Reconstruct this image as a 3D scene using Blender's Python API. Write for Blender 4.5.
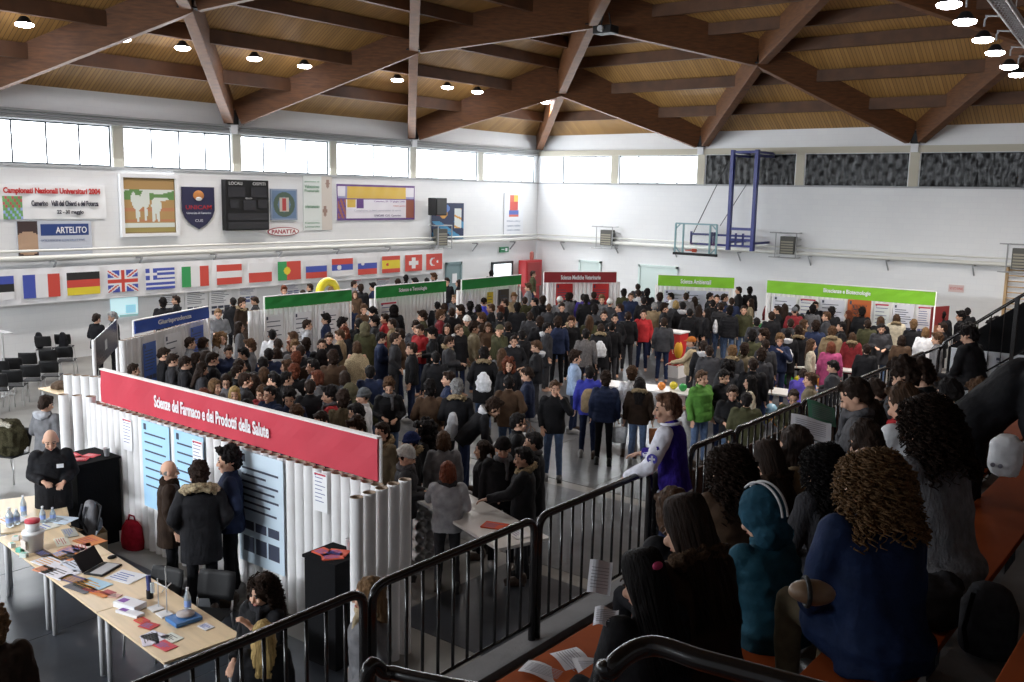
import bpy, bmesh, math, random
from mathutils import Vector as V, Matrix as M, noise
random.seed(7)
PI = math.pi
SC = bpy.context.scene
COL = SC.collection
for o in list(bpy.data.objects): bpy.data.objects.remove(o)

# ------------------------------------------------------------------ camera
F = 947.0; H = 4.95; XL = -26.8; YB = 35.7; KS = 1.145
RX = V((.78324442, -.11048071, .61181876)); RY = V((.62139013, .10735718, -.7761113)); RZ = V((.02006219, .98806298, .15273853))
CAM = V((0, 0, H))
cd = bpy.data.cameras.new('camera'); cam = bpy.data.objects.new('camera', cd); COL.objects.link(cam)
cd.sensor_width = 36.0; cd.lens = F/1024*36.0; cd.clip_start = .05; cd.clip_end = 300
R3 = M((RX, RY, RZ)); cam.matrix_world = M.Translation(CAM) @ R3.to_4x4()
SC.camera = cam
# ------------------------------------------------------------------ light and exposure
SC.view_settings.view_transform = 'Standard'; SC.view_settings.look = 'None'
SC.view_settings.gamma = 1; SC.view_settings.use_curve_mapping = False
SC.view_settings.exposure = 0.0
WINDOW_GLOW = 7.0; FLOOD_W = 260.0
wd = bpy.data.worlds.new('overcast_sky'); SC.world = wd; wd.use_nodes = True
bgn = wd.node_tree.nodes['Background']; bgn.inputs[0].default_value = (.75, .85, 1, 1); bgn.inputs[1].default_value = 1.2
def lamp_area(name, loc, rot, sx, sy, w, col=(1, 1, 1)):
    l = bpy.data.lights.new(name, 'AREA'); l.shape = 'RECTANGLE'; l.size = sx; l.size_y = sy; l.energy = w; l.color = col
    o = bpy.data.objects.new(name, l); COL.objects.link(o); o.location = loc; o.rotation_euler = rot; return o
# daylight entering through the left wall's window strip, plus a fill lamp added at the unseen front wall to brighten the booths
lamp_area('daylight_left_windows', (XL+.15, 13, 6.1), (0, -PI/2+.35, 0), 1.1, 42, 2100, (.93, .97, 1))
lamp_area('daylight_back_windows', (XL+4.8, YB-.15, 6.1), (-PI/2+.35, 0, 0), 7, 1.0, 300, (.93, .97, 1))
fill_ = lamp_area('added_front_fill', (-17, -8.6, 6.1), (PI/2-.4, 0, .12), 17, 1.1, 1750, (.9, .95, 1)); fill_.data.spread = 1.75

def ray(px, py):
    c = V((px-512, -(py-341), -F)); return V((RX.dot(c), RY.dot(c), RZ.dot(c))).normalized()
def onz(px, py, z=0.0): r = ray(px, py); return CAM + r*((z-H)/r.z)
def onx(px, py, x=XL): r = ray(px, py); return CAM + r*(x/r.x)
def ony(px, py, y=YB): r = ray(px, py); return CAM + r*(y/r.y)

# ------------------------------------------------------------------ materials
MATS = {}
def mat(name, col=(.5, .5, .5), rough=.6, metal=0, noise_s=0, noise_a=.15, bump=0, bump_s=40, emit=0, objcol=False, stretch=(1, 1, 1), spec=.5, trans=0, sheen=0):
    if name in MATS: return MATS[name]
    m = bpy.data.materials.new(name); m.use_nodes = True; nt = m.node_tree; b = nt.nodes['Principled BSDF']; L = nt.links
    b.inputs['Base Color'].default_value = (*col, 1); b.inputs['Roughness'].default_value = rough; b.inputs['Metallic'].default_value = metal
    b.inputs['Specular IOR Level'].default_value = spec
    if trans: b.inputs['Transmission Weight'].default_value = trans
    if sheen: b.inputs['Sheen Weight'].default_value = sheen
    tc = nt.nodes.new('ShaderNodeTexCoord'); mp = nt.nodes.new('ShaderNodeMapping'); L.new(tc.outputs['Object'], mp.inputs[0]); mp.inputs['Scale'].default_value = stretch
    if objcol:
        oi = nt.nodes.new('ShaderNodeObjectInfo'); src = oi.outputs['Color']; L.new(src, b.inputs['Base Color'])
    else: src = None
    if noise_s:
        n = nt.nodes.new('ShaderNodeTexNoise'); n.inputs['Scale'].default_value = noise_s; n.inputs['Detail'].default_value = 4; L.new(mp.outputs[0], n.inputs['Vector'])
        mr = nt.nodes.new('ShaderNodeMapRange'); mr.inputs[1].default_value = .3; mr.inputs[2].default_value = .7; mr.inputs[3].default_value = 1-noise_a; mr.inputs[4].default_value = 1+noise_a
        L.new(n.outputs[0], mr.inputs[0])
        vm = nt.nodes.new('ShaderNodeVectorMath'); vm.operation = 'SCALE'
        if src: L.new(src, vm.inputs[0])
        else: vm.inputs[0].default_value = col
        L.new(mr.outputs[0], vm.inputs['Scale']); L.new(vm.outputs[0], b.inputs['Base Color'])
    if bump:
        n2 = nt.nodes.new('ShaderNodeTexNoise'); n2.inputs['Scale'].default_value = bump_s; n2.inputs['Detail'].default_value = 5; L.new(mp.outputs[0], n2.inputs['Vector'])
        bp = nt.nodes.new('ShaderNodeBump'); bp.inputs['Strength'].default_value = bump; bp.inputs['Distance'].default_value = .02; L.new(n2.outputs[0], bp.inputs['Height']); L.new(bp.outputs[0], b.inputs['Normal'])
    if emit:
        b.inputs['Emission Color'].default_value = (*col, 1); b.inputs['Emission Strength'].default_value = emit
    MATS[name] = m; return m
def flat(r, g, b, rough=.6): return mat('paint_%02d_%02d_%02d' % (r*99, g*99, b*99), (r, g, b), rough)

CLOTH = mat('woven_cloth', objcol=True, rough=.85, noise_s=14, noise_a=.22, bump=.35, bump_s=22, spec=.08)
SHELL = mat('nylon_shell', objcol=True, rough=.72, noise_s=9, noise_a=.25, bump=.6, bump_s=14, spec=.12)
HAIRM = mat('hair_strands', objcol=True, rough=.6, noise_s=30, noise_a=.5, bump=.9, bump_s=60, stretch=(1.6, 1.6, .22), spec=.15)
CURLM = mat('curly_hair', objcol=True, rough=.65, noise_s=45, noise_a=.5, bump=1.0, bump_s=45, spec=.12)
FURM = mat('fur_trim', objcol=True, rough=.95, noise_s=60, noise_a=.5, bump=1.0, bump_s=90, spec=.1)
KNIT = mat('knitted_wool', objcol=True, rough=.95, noise_s=40, noise_a=.25, bump=.8, bump_s=80, stretch=(1, 1, .4), spec=.1)
SKIN = mat('skin', objcol=True, rough=.5, noise_s=8, noise_a=.06, spec=.3)
EYEM = mat('eye_and_brow', (.03, .02, .015), .4); LIPM = mat('lips', (.42, .13, .1), .5)
LEATHER = mat('shoe_leather', objcol=True, rough=.4, spec=.4)
WHITEWALL = mat('white_painted_brick', (.74, .75, .77), .6, noise_s=.5, noise_a=.05)
STEEL = mat('brushed_steel', (.55, .55, .55), .35, .8); BLACKM = mat('black_enamel', (.012, .011, .012), .22, 0, spec=.6)
GREYM = mat('grey_enamel', (.35, .36, .37), .45); TUBEO = mat('white_paper_tube', (.78, .77, .77), .55, noise_s=5, noise_a=.05)
TUBEI = mat('brown_cardboard', (.36, .27, .2), .9, noise_s=12); PAPER = mat('white_paper', (.82, .83, .86), .6)
WOODTOP = mat('birch_laminate', (.72, .56, .36), .4, noise_s=4, noise_a=.1, stretch=(.3, 3, 3))
BLACKP = mat('black_plastic', (.012, .012, .013), .55, spec=.25); BLACKF = mat('black_fabric_board', (.008, .008, .009), .85, bump=.2, spec=.1)
GLULAM = mat('glulam_timber', (.115, .044, .014), .6, noise_s=3, noise_a=.3, stretch=(1, 1, 6), spec=.4)
CONC = mat('grey_concrete', (.16, .16, .165), .8, noise_s=3, noise_a=.15, bump=.2)

# ------------------------------------------------------------------ mesh builder
class MB:
    def __init__(s): s.v = []; s.f = []; s.m = []; s.mi = 0
    def add(s, vs, fs):
        b = len(s.v); s.v += [tuple(x) for x in vs]; s.f += [tuple(b+i for i in f) for f in fs]; s.m += [s.mi]*len(fs); return s
    def box(s, a, b): 
        x0, y0, z0 = a; x1, y1, z1 = b
        return s.add([(x0,y0,z0),(x1,y0,z0),(x1,y1,z0),(x0,y1,z0),(x0,y0,z1),(x1,y0,z1),(x1,y1,z1),(x0,y1,z1)], [(0,3,2,1),(4,5,6,7),(0,1,5,4),(1,2,6,5),(2,3,7,6),(3,0,4,7)])
    def obox(s, o, u, v, w):
        o, u, v, w = map(V, (o, u, v, w)); return s.add([o, o+u, o+u+v, o+v, o+w, o+u+w, o+u+v+w, o+v+w], [(0,3,2,1),(4,5,6,7),(0,1,5,4),(1,2,6,5),(2,3,7,6),(3,0,4,7)])
    def bar(s, p, q, w, h, up=(0, 0, 1)):     # rectangular beam between p and q
        p, q = V(p), V(q); d = (q-p).normalized(); side = d.cross(V(up)).normalized(); u2 = side.cross(d).normalized()
        return s.obox(p-side*w/2-u2*h/2, q-p, side*w, u2*h)
    def rings(s, rs, cap=True, close=False):
        n = len(rs[0]); vs = [p for r in rs for p in r]; fs = []
        for i in range(len(rs)-1):
            for k in range(n): fs.append((i*n+k, i*n+(k+1) % n, (i+1)*n+(k+1) % n, (i+1)*n+k))
        if cap: fs += [tuple(range(n))[::-1], tuple((len(rs)-1)*n+k for k in range(n))]
        return s.add(vs, fs)
    def frame(s, d):
        d = d.normalized(); a = V((0, 0, 1)) if abs(d.z) < .95 else V((1, 0, 0)); u = d.cross(a).normalized(); return u, d.cross(u).normalized()
    def cyl(s, p, q, r0, r1=None, n=12, cap=True):
        p, q = V(p), V(q); r1 = r0 if r1 is None else r1; u, w = s.frame(q-p)
        return s.rings([[c + (u*math.cos(2*PI*k/n)+w*math.sin(2*PI*k/n))*r for k in range(n)] for c, r in ((p, r0), (q, r1))], cap)
    def tube(s, path, r, n=10, cap=True):
        P = [V(p) for p in path]; rs = []; u = None
        for i, p in enumerate(P):
            d = (P[min(i+1, len(P)-1)]-P[max(i-1, 0)]).normalized()
            if u is None: u, w = s.frame(d)
            else: u = (u-d*u.dot(d)).normalized(); w = d.cross(u)
            rs.append([p+(u*math.cos(2*PI*k/n)+w*math.sin(2*PI*k/n))*(r if not callable(r) else r(i/(len(P)-1))) for k in range(n)])
        return s.rings(rs, cap)
    def ell(s, c, r, n=12, m=8, rot=None):
        c = V(c); r = (r, r, r) if not hasattr(r, '__len__') else r; vs = [V((0, 0, -r[2]))]; fs = []
        for i in range(1, m):
            a = -PI/2+PI*i/m
            for k in range(n): vs.append(V((r[0]*math.cos(a)*math.cos(2*PI*k/n), r[1]*math.cos(a)*math.sin(2*PI*k/n), r[2]*math.sin(a))))
        vs.append(V((0, 0, r[2])))
        for k in range(n): fs.append((0, 1+(k+1) % n, 1+k)); fs.append((len(vs)-1, 1+(m-2)*n+k, 1+(m-2)*n+(k+1) % n))
        for i in range(m-2):
            for k in range(n): fs.append((1+i*n+k, 1+i*n+(k+1) % n, 1+(i+1)*n+(k+1) % n, 1+(i+1)*n+k))
        if rot is not None: vs = [rot @ x for x in vs]
        return s.add([c+x for x in vs], fs)
    def cap(s, p, q, r0, r1, n=12):           # tapered limb with round ends
        s.ell(p, r0, n, 6); s.ell(q, r1, n, 6); return s.cyl(p, q, r0, r1, n)
    def lathe(s, c, prof, n=20, cap=True):
        c = V(c); return s.rings([[c+V((r*math.cos(2*PI*k/n), r*math.sin(2*PI*k/n), z)) for k in range(n)] for r, z in prof], cap)
    def quad(s, a, b, c, d): return s.add([a, b, c, d], [(0, 1, 2, 3)])
    def mesh(s, name, mats, smooth=False, bevel=0):
        me = bpy.data.meshes.new(name); me.from_pydata(s.v, [], s.f)
        for m in (mats if isinstance(mats, (list, tuple)) else [mats]): me.materials.append(m)
        for p, i in zip(me.polygons, s.m): p.material_index = i; p.use_smooth = smooth
        bm = bmesh.new(); bm.from_mesh(me); bmesh.ops.recalc_face_normals(bm, faces=bm.faces)
        if bevel: bmesh.ops.bevel(bm, geom=list(bm.edges), offset=bevel, segments=2, affect='EDGES', profile=.5)
        bm.to_mesh(me); bm.free(); return me
    def obj(s, name, mats, parent=None, smooth=False, bevel=0, loc=None, color=None):
        return link(name, s.mesh(name, mats, smooth, bevel), parent, loc, color)
def link(name, data, parent=None, loc=None, color=None):
    o = bpy.data.objects.new(name, data); COL.objects.link(o)
    if parent: o.parent = parent
    if loc is not None: o.location = loc
    if color is not None: o.color = (*color, 1)
    return o
def tag(o, label, cat, group=None, kind=None):
    o['label'] = label; o['category'] = cat
    if group: o['group'] = group
    if kind: o['kind'] = kind
    return o
def thing(name, label, cat, loc=(0, 0, 0), rz=0, group=None):
    o = link(name, None); o.location = loc; o.rotation_euler = (0, 0, rz); o.empty_display_size = .2; return tag(o, label, cat, group)
def struct(o): o['kind'] = 'structure'; return o
def copy_tree(o, parent=None):
    c = o.copy(); COL.objects.link(c); c.parent = parent
    for ch in [k for k in o.children if k is not c]: copy_tree(ch, c)
    return c
def lettering(txt, o, u, v, w, h, m, parent=None, name='lettering', depth=.006, fit=True, bold=0.0):
    """text mapped onto a panel: o = lower left corner, u, v = unit directions, w x h = size of the line"""
    cu = bpy.data.curves.new('text', 'FONT'); cu.body = txt; cu.resolution_u = 3; cu.offset = bold
    t = bpy.data.objects.new('text', cu); COL.objects.link(t); bpy.context.view_layer.update()
    me = bpy.data.meshes.new_from_object(t.evaluated_get(bpy.context.evaluated_depsgraph_get())); bpy.data.objects.remove(t)
    xs = [p.co.x for p in me.vertices]; ys = [p.co.y for p in me.vertices]
    if not xs: return None
    x0, x1, y0, y1 = min(xs), max(xs), min(ys), max(ys); u, v, o = V(u), V(v), V(o); n = u.cross(v)
    vs = [tuple(o+u*((p.co.x-x0)/(x1-x0)*w)+v*((p.co.y-y0)/(y1-y0)*h)) for p in me.vertices]
    fs = [tuple(p.vertices) for p in me.polygons]; m2 = bpy.data.meshes.new(name)
    nv = len(vs); vs2 = vs+[tuple(V(a)-n*depth) for a in vs]
    ed = {}
    for f in fs:
        for i in range(len(f)): e = (f[i], f[(i+1) % len(f)]); ed[e] = 1
    side = [(b, a, a+nv, b+nv) for (a, b) in ed if (b, a) not in ed]
    m2.from_pydata(vs2, [], fs+side); m2.materials.append(m); bpy.data.meshes.remove(me)
    return link(name, m2, parent)
def panel(name, o, u, v, w, h, nx, ny, fn, pal, parent=None, t=.02, wave=0):
    """thin board or cloth; the face towards u x v is a grid painted by fn(s, t) -> palette index"""
    o, u, v = V(o), V(u), V(v); n = u.cross(v); mb = MB(); vs = []
    for j in range(ny+1):
        for i in range(nx+1):
            a, b = i/nx, j/ny; d = wave*math.sin(a*w*9+math.sin(b*5)*1.2)*(0.4+b*.6) if wave else 0
            vs.append(o+u*(a*w)+v*(b*h)+n*(t+d))
    base = len(vs); vs += [p-n*t*.9 for p in vs]; fs = []; mi = []
    for j in range(ny):
        for i in range(nx):
            k = j*(nx+1)+i; fs.append((k, k+1, k+nx+2, k+nx+1)); mi.append(fn((i+.5)/nx, (j+.5)/ny))
            fs.append((k+base, k+nx+1+base, k+nx+2+base, k+1+base)); mi.append(0)
    W = nx+1
    for i in range(nx): fs += [(i, i+base, i+1+base, i+1), (ny*W+i, ny*W+i+1, ny*W+i+1+base, ny*W+i+base)]; mi += [0, 0]
    for j in range(ny): fs += [(j*W, (j+1)*W, (j+1)*W+base, j*W+base), (j*W+nx, j*W+nx+base, (j+1)*W+nx+base, (j+1)*W+nx)]; mi += [0, 0]
    me = bpy.data.meshes.new(name); me.from_pydata([tuple(p) for p in vs], [], fs)
    for m in pal: me.materials.append(m)
    for p, i in zip(me.polygons, mi): p.material_index = i
    return link(name, me, parent)
# ------------------------------------------------------------------ the hall
def zz(z): return H+(z-H)*KS
E = 3.65*KS; X1 = 10.0; Y0 = -9.0; ZS, ZT, ZW = zz(5.45), zz(6.48), zz(7.3)
def brick_mat():
    m = bpy.data.materials.new('white_painted_blockwork'); m.use_nodes = True; nt = m.node_tree; b = nt.nodes['Principled BSDF']; L = nt.links
    g = nt.nodes.new('ShaderNodeNewGeometry'); sx = nt.nodes.new('ShaderNodeSeparateXYZ'); L.new(g.outputs['Position'], sx.inputs[0])
    ad = nt.nodes.new('ShaderNodeMath'); ad.operation = 'ADD'; L.new(sx.outputs[0], ad.inputs[0]); L.new(sx.outputs[1], ad.inputs[1])
    cx = nt.nodes.new('ShaderNodeCombineXYZ'); L.new(ad.outputs[0], cx.inputs[0]); L.new(sx.outputs[2], cx.inputs[1])
    bt = nt.nodes.new('ShaderNodeTexBrick'); L.new(cx.outputs[0], bt.inputs['Vector']); bt.inputs['Scale'].default_value = 1
    bt.inputs['Brick Width'].default_value = .4; bt.inputs['Row Height'].default_value = .2; bt.inputs['Mortar Size'].default_value = .006
    bt.inputs['Color1'].default_value = (.76, .77, .78, 1); bt.inputs['Color2'].default_value = (.74, .75, .765, 1); bt.inputs['Mortar'].default_value = (.715, .725, .745, 1)
    n = nt.nodes.new('ShaderNodeTexNoise'); n.inputs['Scale'].default_value = .4; mr = nt.nodes.new('ShaderNodeMapRange'); mr.inputs[3].default_value = .92; mr.inputs[4].default_value = 1.05
    L.new(g.outputs['Position'], n.inputs['Vector']); L.new(n.outputs[0], mr.inputs[0])
    vm = nt.nodes.new('ShaderNodeVectorMath'); vm.operation = 'SCALE'; L.new(bt.outputs[0], vm.inputs[0]); L.new(mr.outputs[0], vm.inputs['Scale']); L.new(vm.outputs[0], b.inputs['Base Color'])
    b.inputs['Roughness'].default_value = .45; return m
WB = brick_mat()
piers = [YB-E*k for k in range(1, 12)]
mb = MB()
wins = []
hi = YB-.25; EW = 4.13
for k in range(11):
    lo = YB-EW*(k+1)+.19; wins.append((lo, hi)); hi = YB-EW*(k+1)-.19
T = .3
mb.box((XL-T, Y0, 0), (XL, YB, ZS)); mb.box((XL-T, Y0, ZT), (XL, YB, ZW+.3))
prev = YB
for lo, h_ in wins: mb.box((XL-T, h_, ZS), (XL, prev, ZT)); prev = lo
mb.box((XL-T, Y0, ZS), (XL, prev, ZT))
struct(mb.obj('wall_left', WB))
bw = [(XL+1.38, XL+E-.2, 'day', 3), (XL+E+.2, XL+2*E-.2, 'day', 4)] + [(XL+E*k+.2, XL+E*(k+1)-.2, 'dark', 3) for k in range(2, 8)]
mb = MB(); mb.box((XL-T, YB, 0), (X1, YB+T, ZS)); mb.box((XL-T, YB, ZT), (X1, YB+T, ZW+.3)); prev = XL-T
for a, b, _, _ in bw: mb.box((prev, YB, ZS), (a, YB+T, ZT)); prev = b
mb.box((prev, YB, ZS), (X1, YB+T, ZT)); struct(mb.obj('wall_back', WB))
mb = MB(); mb.box((X1, Y0, 0), (X1+T, YB+T, 13.5)); struct(mb.obj('wall_right', WB))
mb = MB(); mb.box((XL-T, Y0-T, 0), (X1+T, Y0, 13.5)); struct(mb.obj('wall_front', WB))
PANE = mat('frosted_daylight_pane', (.86, .93, 1), .3, noise_s=.7, noise_a=.06, emit=WINDOW_GLOW)
# the glass is tinted patchily blue where the sky and the trees outside show through
DFR = mat('dark_window_frame', (.05, .055, .06), .4); PAPF = mat('black_curtain_foil', (.003, .003, .0035), .22, bump=1.0, bump_s=2.5, stretch=(2.5, 1, .6), spec=.2)
def window(n, along, a, b, kind, panes):
    r = link('window_%d' % n, None); struct(r)
    def P(s, z, dd): return (XL-dd, s, z) if along == 'y' else ((s, YB+dd, z) if kind != 'front' else (s, Y0+.14-dd, z))
    mf = MB(); w = .045
    def bx(s0, s1, z0, z1, d0, d1):
        p, q = P(s0, z0, d0), P(s1, z1, d1); mf.box([min(i, j) for i, j in zip(p, q)], [max(i, j) for i, j in zip(p, q)])
    bx(a, b, ZS, ZS+w, .06, .13); bx(a, b, ZT-w, ZT, .06, .13)
    for k in range(panes+1): c = a+(b-a)*k/panes; c = min(max(c, a+w/2), b-w/2); bx(c-w/2, c+w/2, ZS+w, ZT-w, .06, .13)
    mf.obj('window_frame', DFR, r)
    for k in range(panes):
        g = MB(); p, q = P(a+(b-a)*k/panes+w/2, ZS+w, .085), P(a+(b-a)*(k+1)/panes-w/2, ZT-w, .1)
        g.box([min(i, j) for i, j in zip(p, q)], [max(i, j) for i, j in zip(p, q)]); g.obj('pane', PANE if kind != 'dark' else DFR, r)
    if kind == 'dark':
        g = MB(); nx = 40
        vs = []; 
        for j in range(9):
            for i in range(nx+1):
                s = a+(b-a)*i/nx; z = ZS+.02+(ZT-ZS-.04)*j/8; vs.append(P(s, z, .03+.02*math.sin(i*1.9+math.sin(j*1.3+i*.4))+.01*math.sin(j*2.1+i)))
        g.add(vs, [(j*(nx+1)+i, j*(nx+1)+i+1, (j+1)*(nx+1)+i+1, (j+1)*(nx+1)+i) for j in range(8) for i in range(nx)])
        g.obj('black_curtain', PAPF, r, smooth=True)
for k, (lo, h_) in enumerate(wins): window(k+1, 'y', lo, h_, 'day', 4)
for k, (a, b, kd, pn) in enumerate(bw): window(20+k, 'x', a, b, kd, pn)
mb = MB(); mb.box((XL, Y0, ZT+.02), (XL+.16, YB, ZT+.1)); mb.box((XL, Y0, ZT+.13), (XL+.12, YB, ZT+.2)); mb.box((XL, Y0, ZT+.22), (XL+.18, YB, ZT+.28))
struct(mb.obj('trim_1', mat('grey_gutter', (.3, .31, .31), .5)))
mb = MB(); mb.box((XL, YB-.12, ZT+.02), (X1, YB, ZT+.25)); struct(mb.obj('trim_2', mat('cream_beam', (.5, .47, .38), .6)))
mb = MB(); mb.box((XL, Y0, ZS-.06), (XL+.05, YB, ZS)); mb.box((XL, YB-.05, ZS-.06), (X1, YB, ZS)); struct(mb.obj('trim_3', mat('sill_grey', (.36, .37, .38), .6)))
for k in range(1, 12):
    mb = MB(); y = YB-EW*k; mb.box((XL-.02, y-.16, ZS), (XL+.03, y+.16, ZT+.02)); struct(mb.obj('trim_%d' % (3+k), mat('cream_pier', (.5, .49, .42), .6)))
for k in range(1, 8):
    mb = MB(); x = XL+E*k; mb.box((x-.16, YB-.03, ZS), (x+.16, YB+.02, ZT+.02)); struct(mb.obj('trim_%d' % (14+k), mat('cream_beam')))
# pipe along both walls, on brackets
PIPE = mat('cream_pipe', (.66, .66, .62), .45)
mb = MB(); mb.cyl((XL+.22, Y0, zz(3.2)), (XL+.22, YB-.22, zz(3.2)), .075, n=12); mb.cyl((XL+.22, Y0, zz(3.38)), (XL+.22, YB-.22, zz(3.38)), .035, n=8)
mb.cyl((XL+.22, YB-.22, zz(3.2)), (X1, YB-.22, zz(3.2)), .075, n=12); mb.cyl((XL+.22, YB-.22, zz(3.38)), (X1, YB-.22, zz(3.38)), .03, n=8); struct(mb.obj('trim_40', PIPE, smooth=True))
mb = MB()
for k in range(14):
    y = YB-2-2.6*k; mb.bar((XL, y, zz(3.2)-.1), (XL+.32, y, zz(3.2)-.1), .05, .05); mb.bar((XL, y, zz(3.2)-.45), (XL+.3, y, zz(3.2)-.12), .04, .04)
for k in range(11):
    x = XL+1.6+2.9*k; mb.bar((x, YB, zz(3.2)-.1), (x, YB-.32, zz(3.2)-.1), .05, .05); mb.bar((x, YB, zz(3.2)-.45), (x, YB-.3, zz(3.2)-.12), .04, .04)
struct(mb.obj('trim_41', GREYM))
# ---- floor
def floor_mat():
    m = bpy.data.materials.new('grey_sports_floor'); m.use_nodes = True; nt = m.node_tree; b = nt.nodes['Principled BSDF']; L = nt.links
    tc = nt.nodes.new('ShaderNodeTexCoord'); n = nt.nodes.new('ShaderNodeTexNoise'); n.inputs['Scale'].default_value = 1.2; n.inputs['Detail'].default_value = 6; L.new(tc.outputs['Object'], n.inputs[0])
    cr = nt.nodes.new('ShaderNodeValToRGB'); cr.color_ramp.elements[0].color = (.15, .145, .135, 1); cr.color_ramp.elements[1].color = (.23, .22, .205, 1); cr.color_ramp.elements[0].position = .35; cr.color_ramp.elements[1].position = .65
    L.new(n.outputs[0], cr.inputs[0]); L.new(cr.outputs[0], b.inputs['Base Color']); b.inputs['Roughness'].default_value = .35; return m
mb = MB(); mb.box((XL-T, Y0, -.2), (X1, YB+T, 0)); struct(mb.obj('floor', floor_mat()))
MATF = mat('dark_grey_floor_sheet', (.03, .034, .042), .33, noise_s=2, noise_a=.3, bump=.12, bump_s=5, spec=.6)
MATF2 = mat('mid_grey_floor_sheet', (.085, .088, .095), .33, noise_s=3, noise_a=.25, bump=.15, bump_s=6, spec=.6)
def sheet(n, x0, y0, x1, y1, m, rz=0):
    g = MB(); ns = max(1, int(round((x1-x0)/2)))
    for k in range(ns):
        a = x0+(x1-x0)*k/ns; b = x0+(x1-x0)*(k+1)/ns; g.box((a+.008, y0, 0), (b-.008, y1, .006))
    struct(g.obj('floor_sheet', m))
sheet(1, -20.5, -3, -6.0, 6.35, MATF); sheet(2, -7.6, 7.4, -3.8, 9.6, MATF); sheet(3, -12.8, 9.9, -6.2, 12.9, MATF2); sheet(4, -17, 13.2, -6.5, 27, MATF2)

# ---- roof
def plank_mat(name, axis):
    m = bpy.data.materials.new(name); m.use_nodes = True; nt = m.node_tree; b = nt.nodes['Principled BSDF']; L = nt.links
    g = nt.nodes.new('ShaderNodeNewGeometry'); sx = nt.nodes.new('ShaderNodeSeparateXYZ'); L.new(g.outputs['Position'], sx.inputs[0])
    mu = nt.nodes.new('ShaderNodeMath'); mu.operation = 'MULTIPLY'; mu.inputs[1].default_value = 1/.12; L.new(sx.outputs[axis], mu.inputs[0])
    fr = nt.nodes.new('ShaderNodeMath'); fr.operation = 'FRACT'; L.new(mu.outputs[0], fr.inputs[0]); fl = nt.nodes.new('ShaderNodeMath'); fl.operation = 'FLOOR'; L.new(mu.outputs[0], fl.inputs[0])
    wn = nt.nodes.new('ShaderNodeTexWhiteNoise'); wn.noise_dimensions = '1D'; L.new(fl.outputs[0], wn.inputs['W'])
    cr = nt.nodes.new('ShaderNodeValToRGB'); cr.color_ramp.elements[0].color = (.28, .148, .042, 1); cr.color_ramp.elements[1].color = (.38, .208, .062, 1); L.new(wn.outputs[0], cr.inputs[0])
    lt = nt.nodes.new('ShaderNodeMath'); lt.operation = 'GREATER_THAN'; lt.inputs[1].default_value = .14; L.new(fr.outputs[0], lt.inputs[0])
    mr = nt.nodes.new('ShaderNodeMapRange'); mr.inputs[3].default_value = .35; mr.inputs[4].default_value = 1; L.new(lt.outputs[0], mr.inputs[0])
    vm = nt.nodes.new('ShaderNodeVectorMath'); vm.operation = 'SCALE'; L.new(cr.outputs[0], vm.inputs[0]); L.new(mr.outputs[0], vm.inputs['Scale']); L.new(vm.outputs[0], b.inputs['Base Color'])
    b.inputs['Roughness'].default_value = .55; return m
DZ = [(d_*KS, zz(z_)) for d_, z_ in [(0, 7.3), (3.65, 9.6), (7.3, 10.95), (10.95, 11.75), (14.6, 12.2)]]
def zc(d):
    for (a, za), (b, zb) in zip(DZ, DZ[1:]):
        if d <= b: return za+(zb-za)*(d-a)/(b-a)
    return zz(12.2)
g = MB()
for (a, za), (b, zb) in zip(DZ, DZ[1:]): g.quad((XL+a, Y0, za), (XL+a, YB-a, za), (XL+b, YB-b, zb), (XL+b, Y0, zb))
d4, z4 = DZ[-1]; g.quad((XL+d4, Y0, z4), (XL+d4, YB-d4, z4), (X1, YB-d4, z4), (X1, Y0, z4))
struct(g.obj('ceiling', plank_mat('planks_left', 1)))
g = MB()
for (a, za), (b, zb) in zip(DZ, DZ[1:]): g.quad((XL+a, YB-a, za), (X1, YB-a, za), (X1, YB-b, zb), (XL+b, YB-b, zb))
struct(g.obj('ceiling', plank_mat('planks_back', 0)))
PUR = mat('purlin_timber', (.085, .034, .012), .65, noise_s=2, noise_a=.25)
for k in range(1, 12):
    d = 1.215*KS*k; z = zc(d)-.19
    g = MB(); g.bar((XL+d, Y0, z), (XL+d, YB-d, z), .18, .39); struct(g.obj('trim_%d' % (50+k), PUR))
    g = MB(); g.bar((XL+d, YB-d, z), (X1, YB-d, z), .18, .39); struct(g.obj('trim_%d' % (70+k), PUR))
def nz(i, j):
    d = min(i, j)
    if i == j and d in (1, 2): return zz({1: 8.45, 2: 9.85}[d])
    return zz([6.75, 8.95, 10.3, 11.0, 11.3, 11.4][min(d, 5)])
def NP(i, j): return V((XL+E*i, YB-E*j, nz(i, j)+.56))
n = 100
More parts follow.
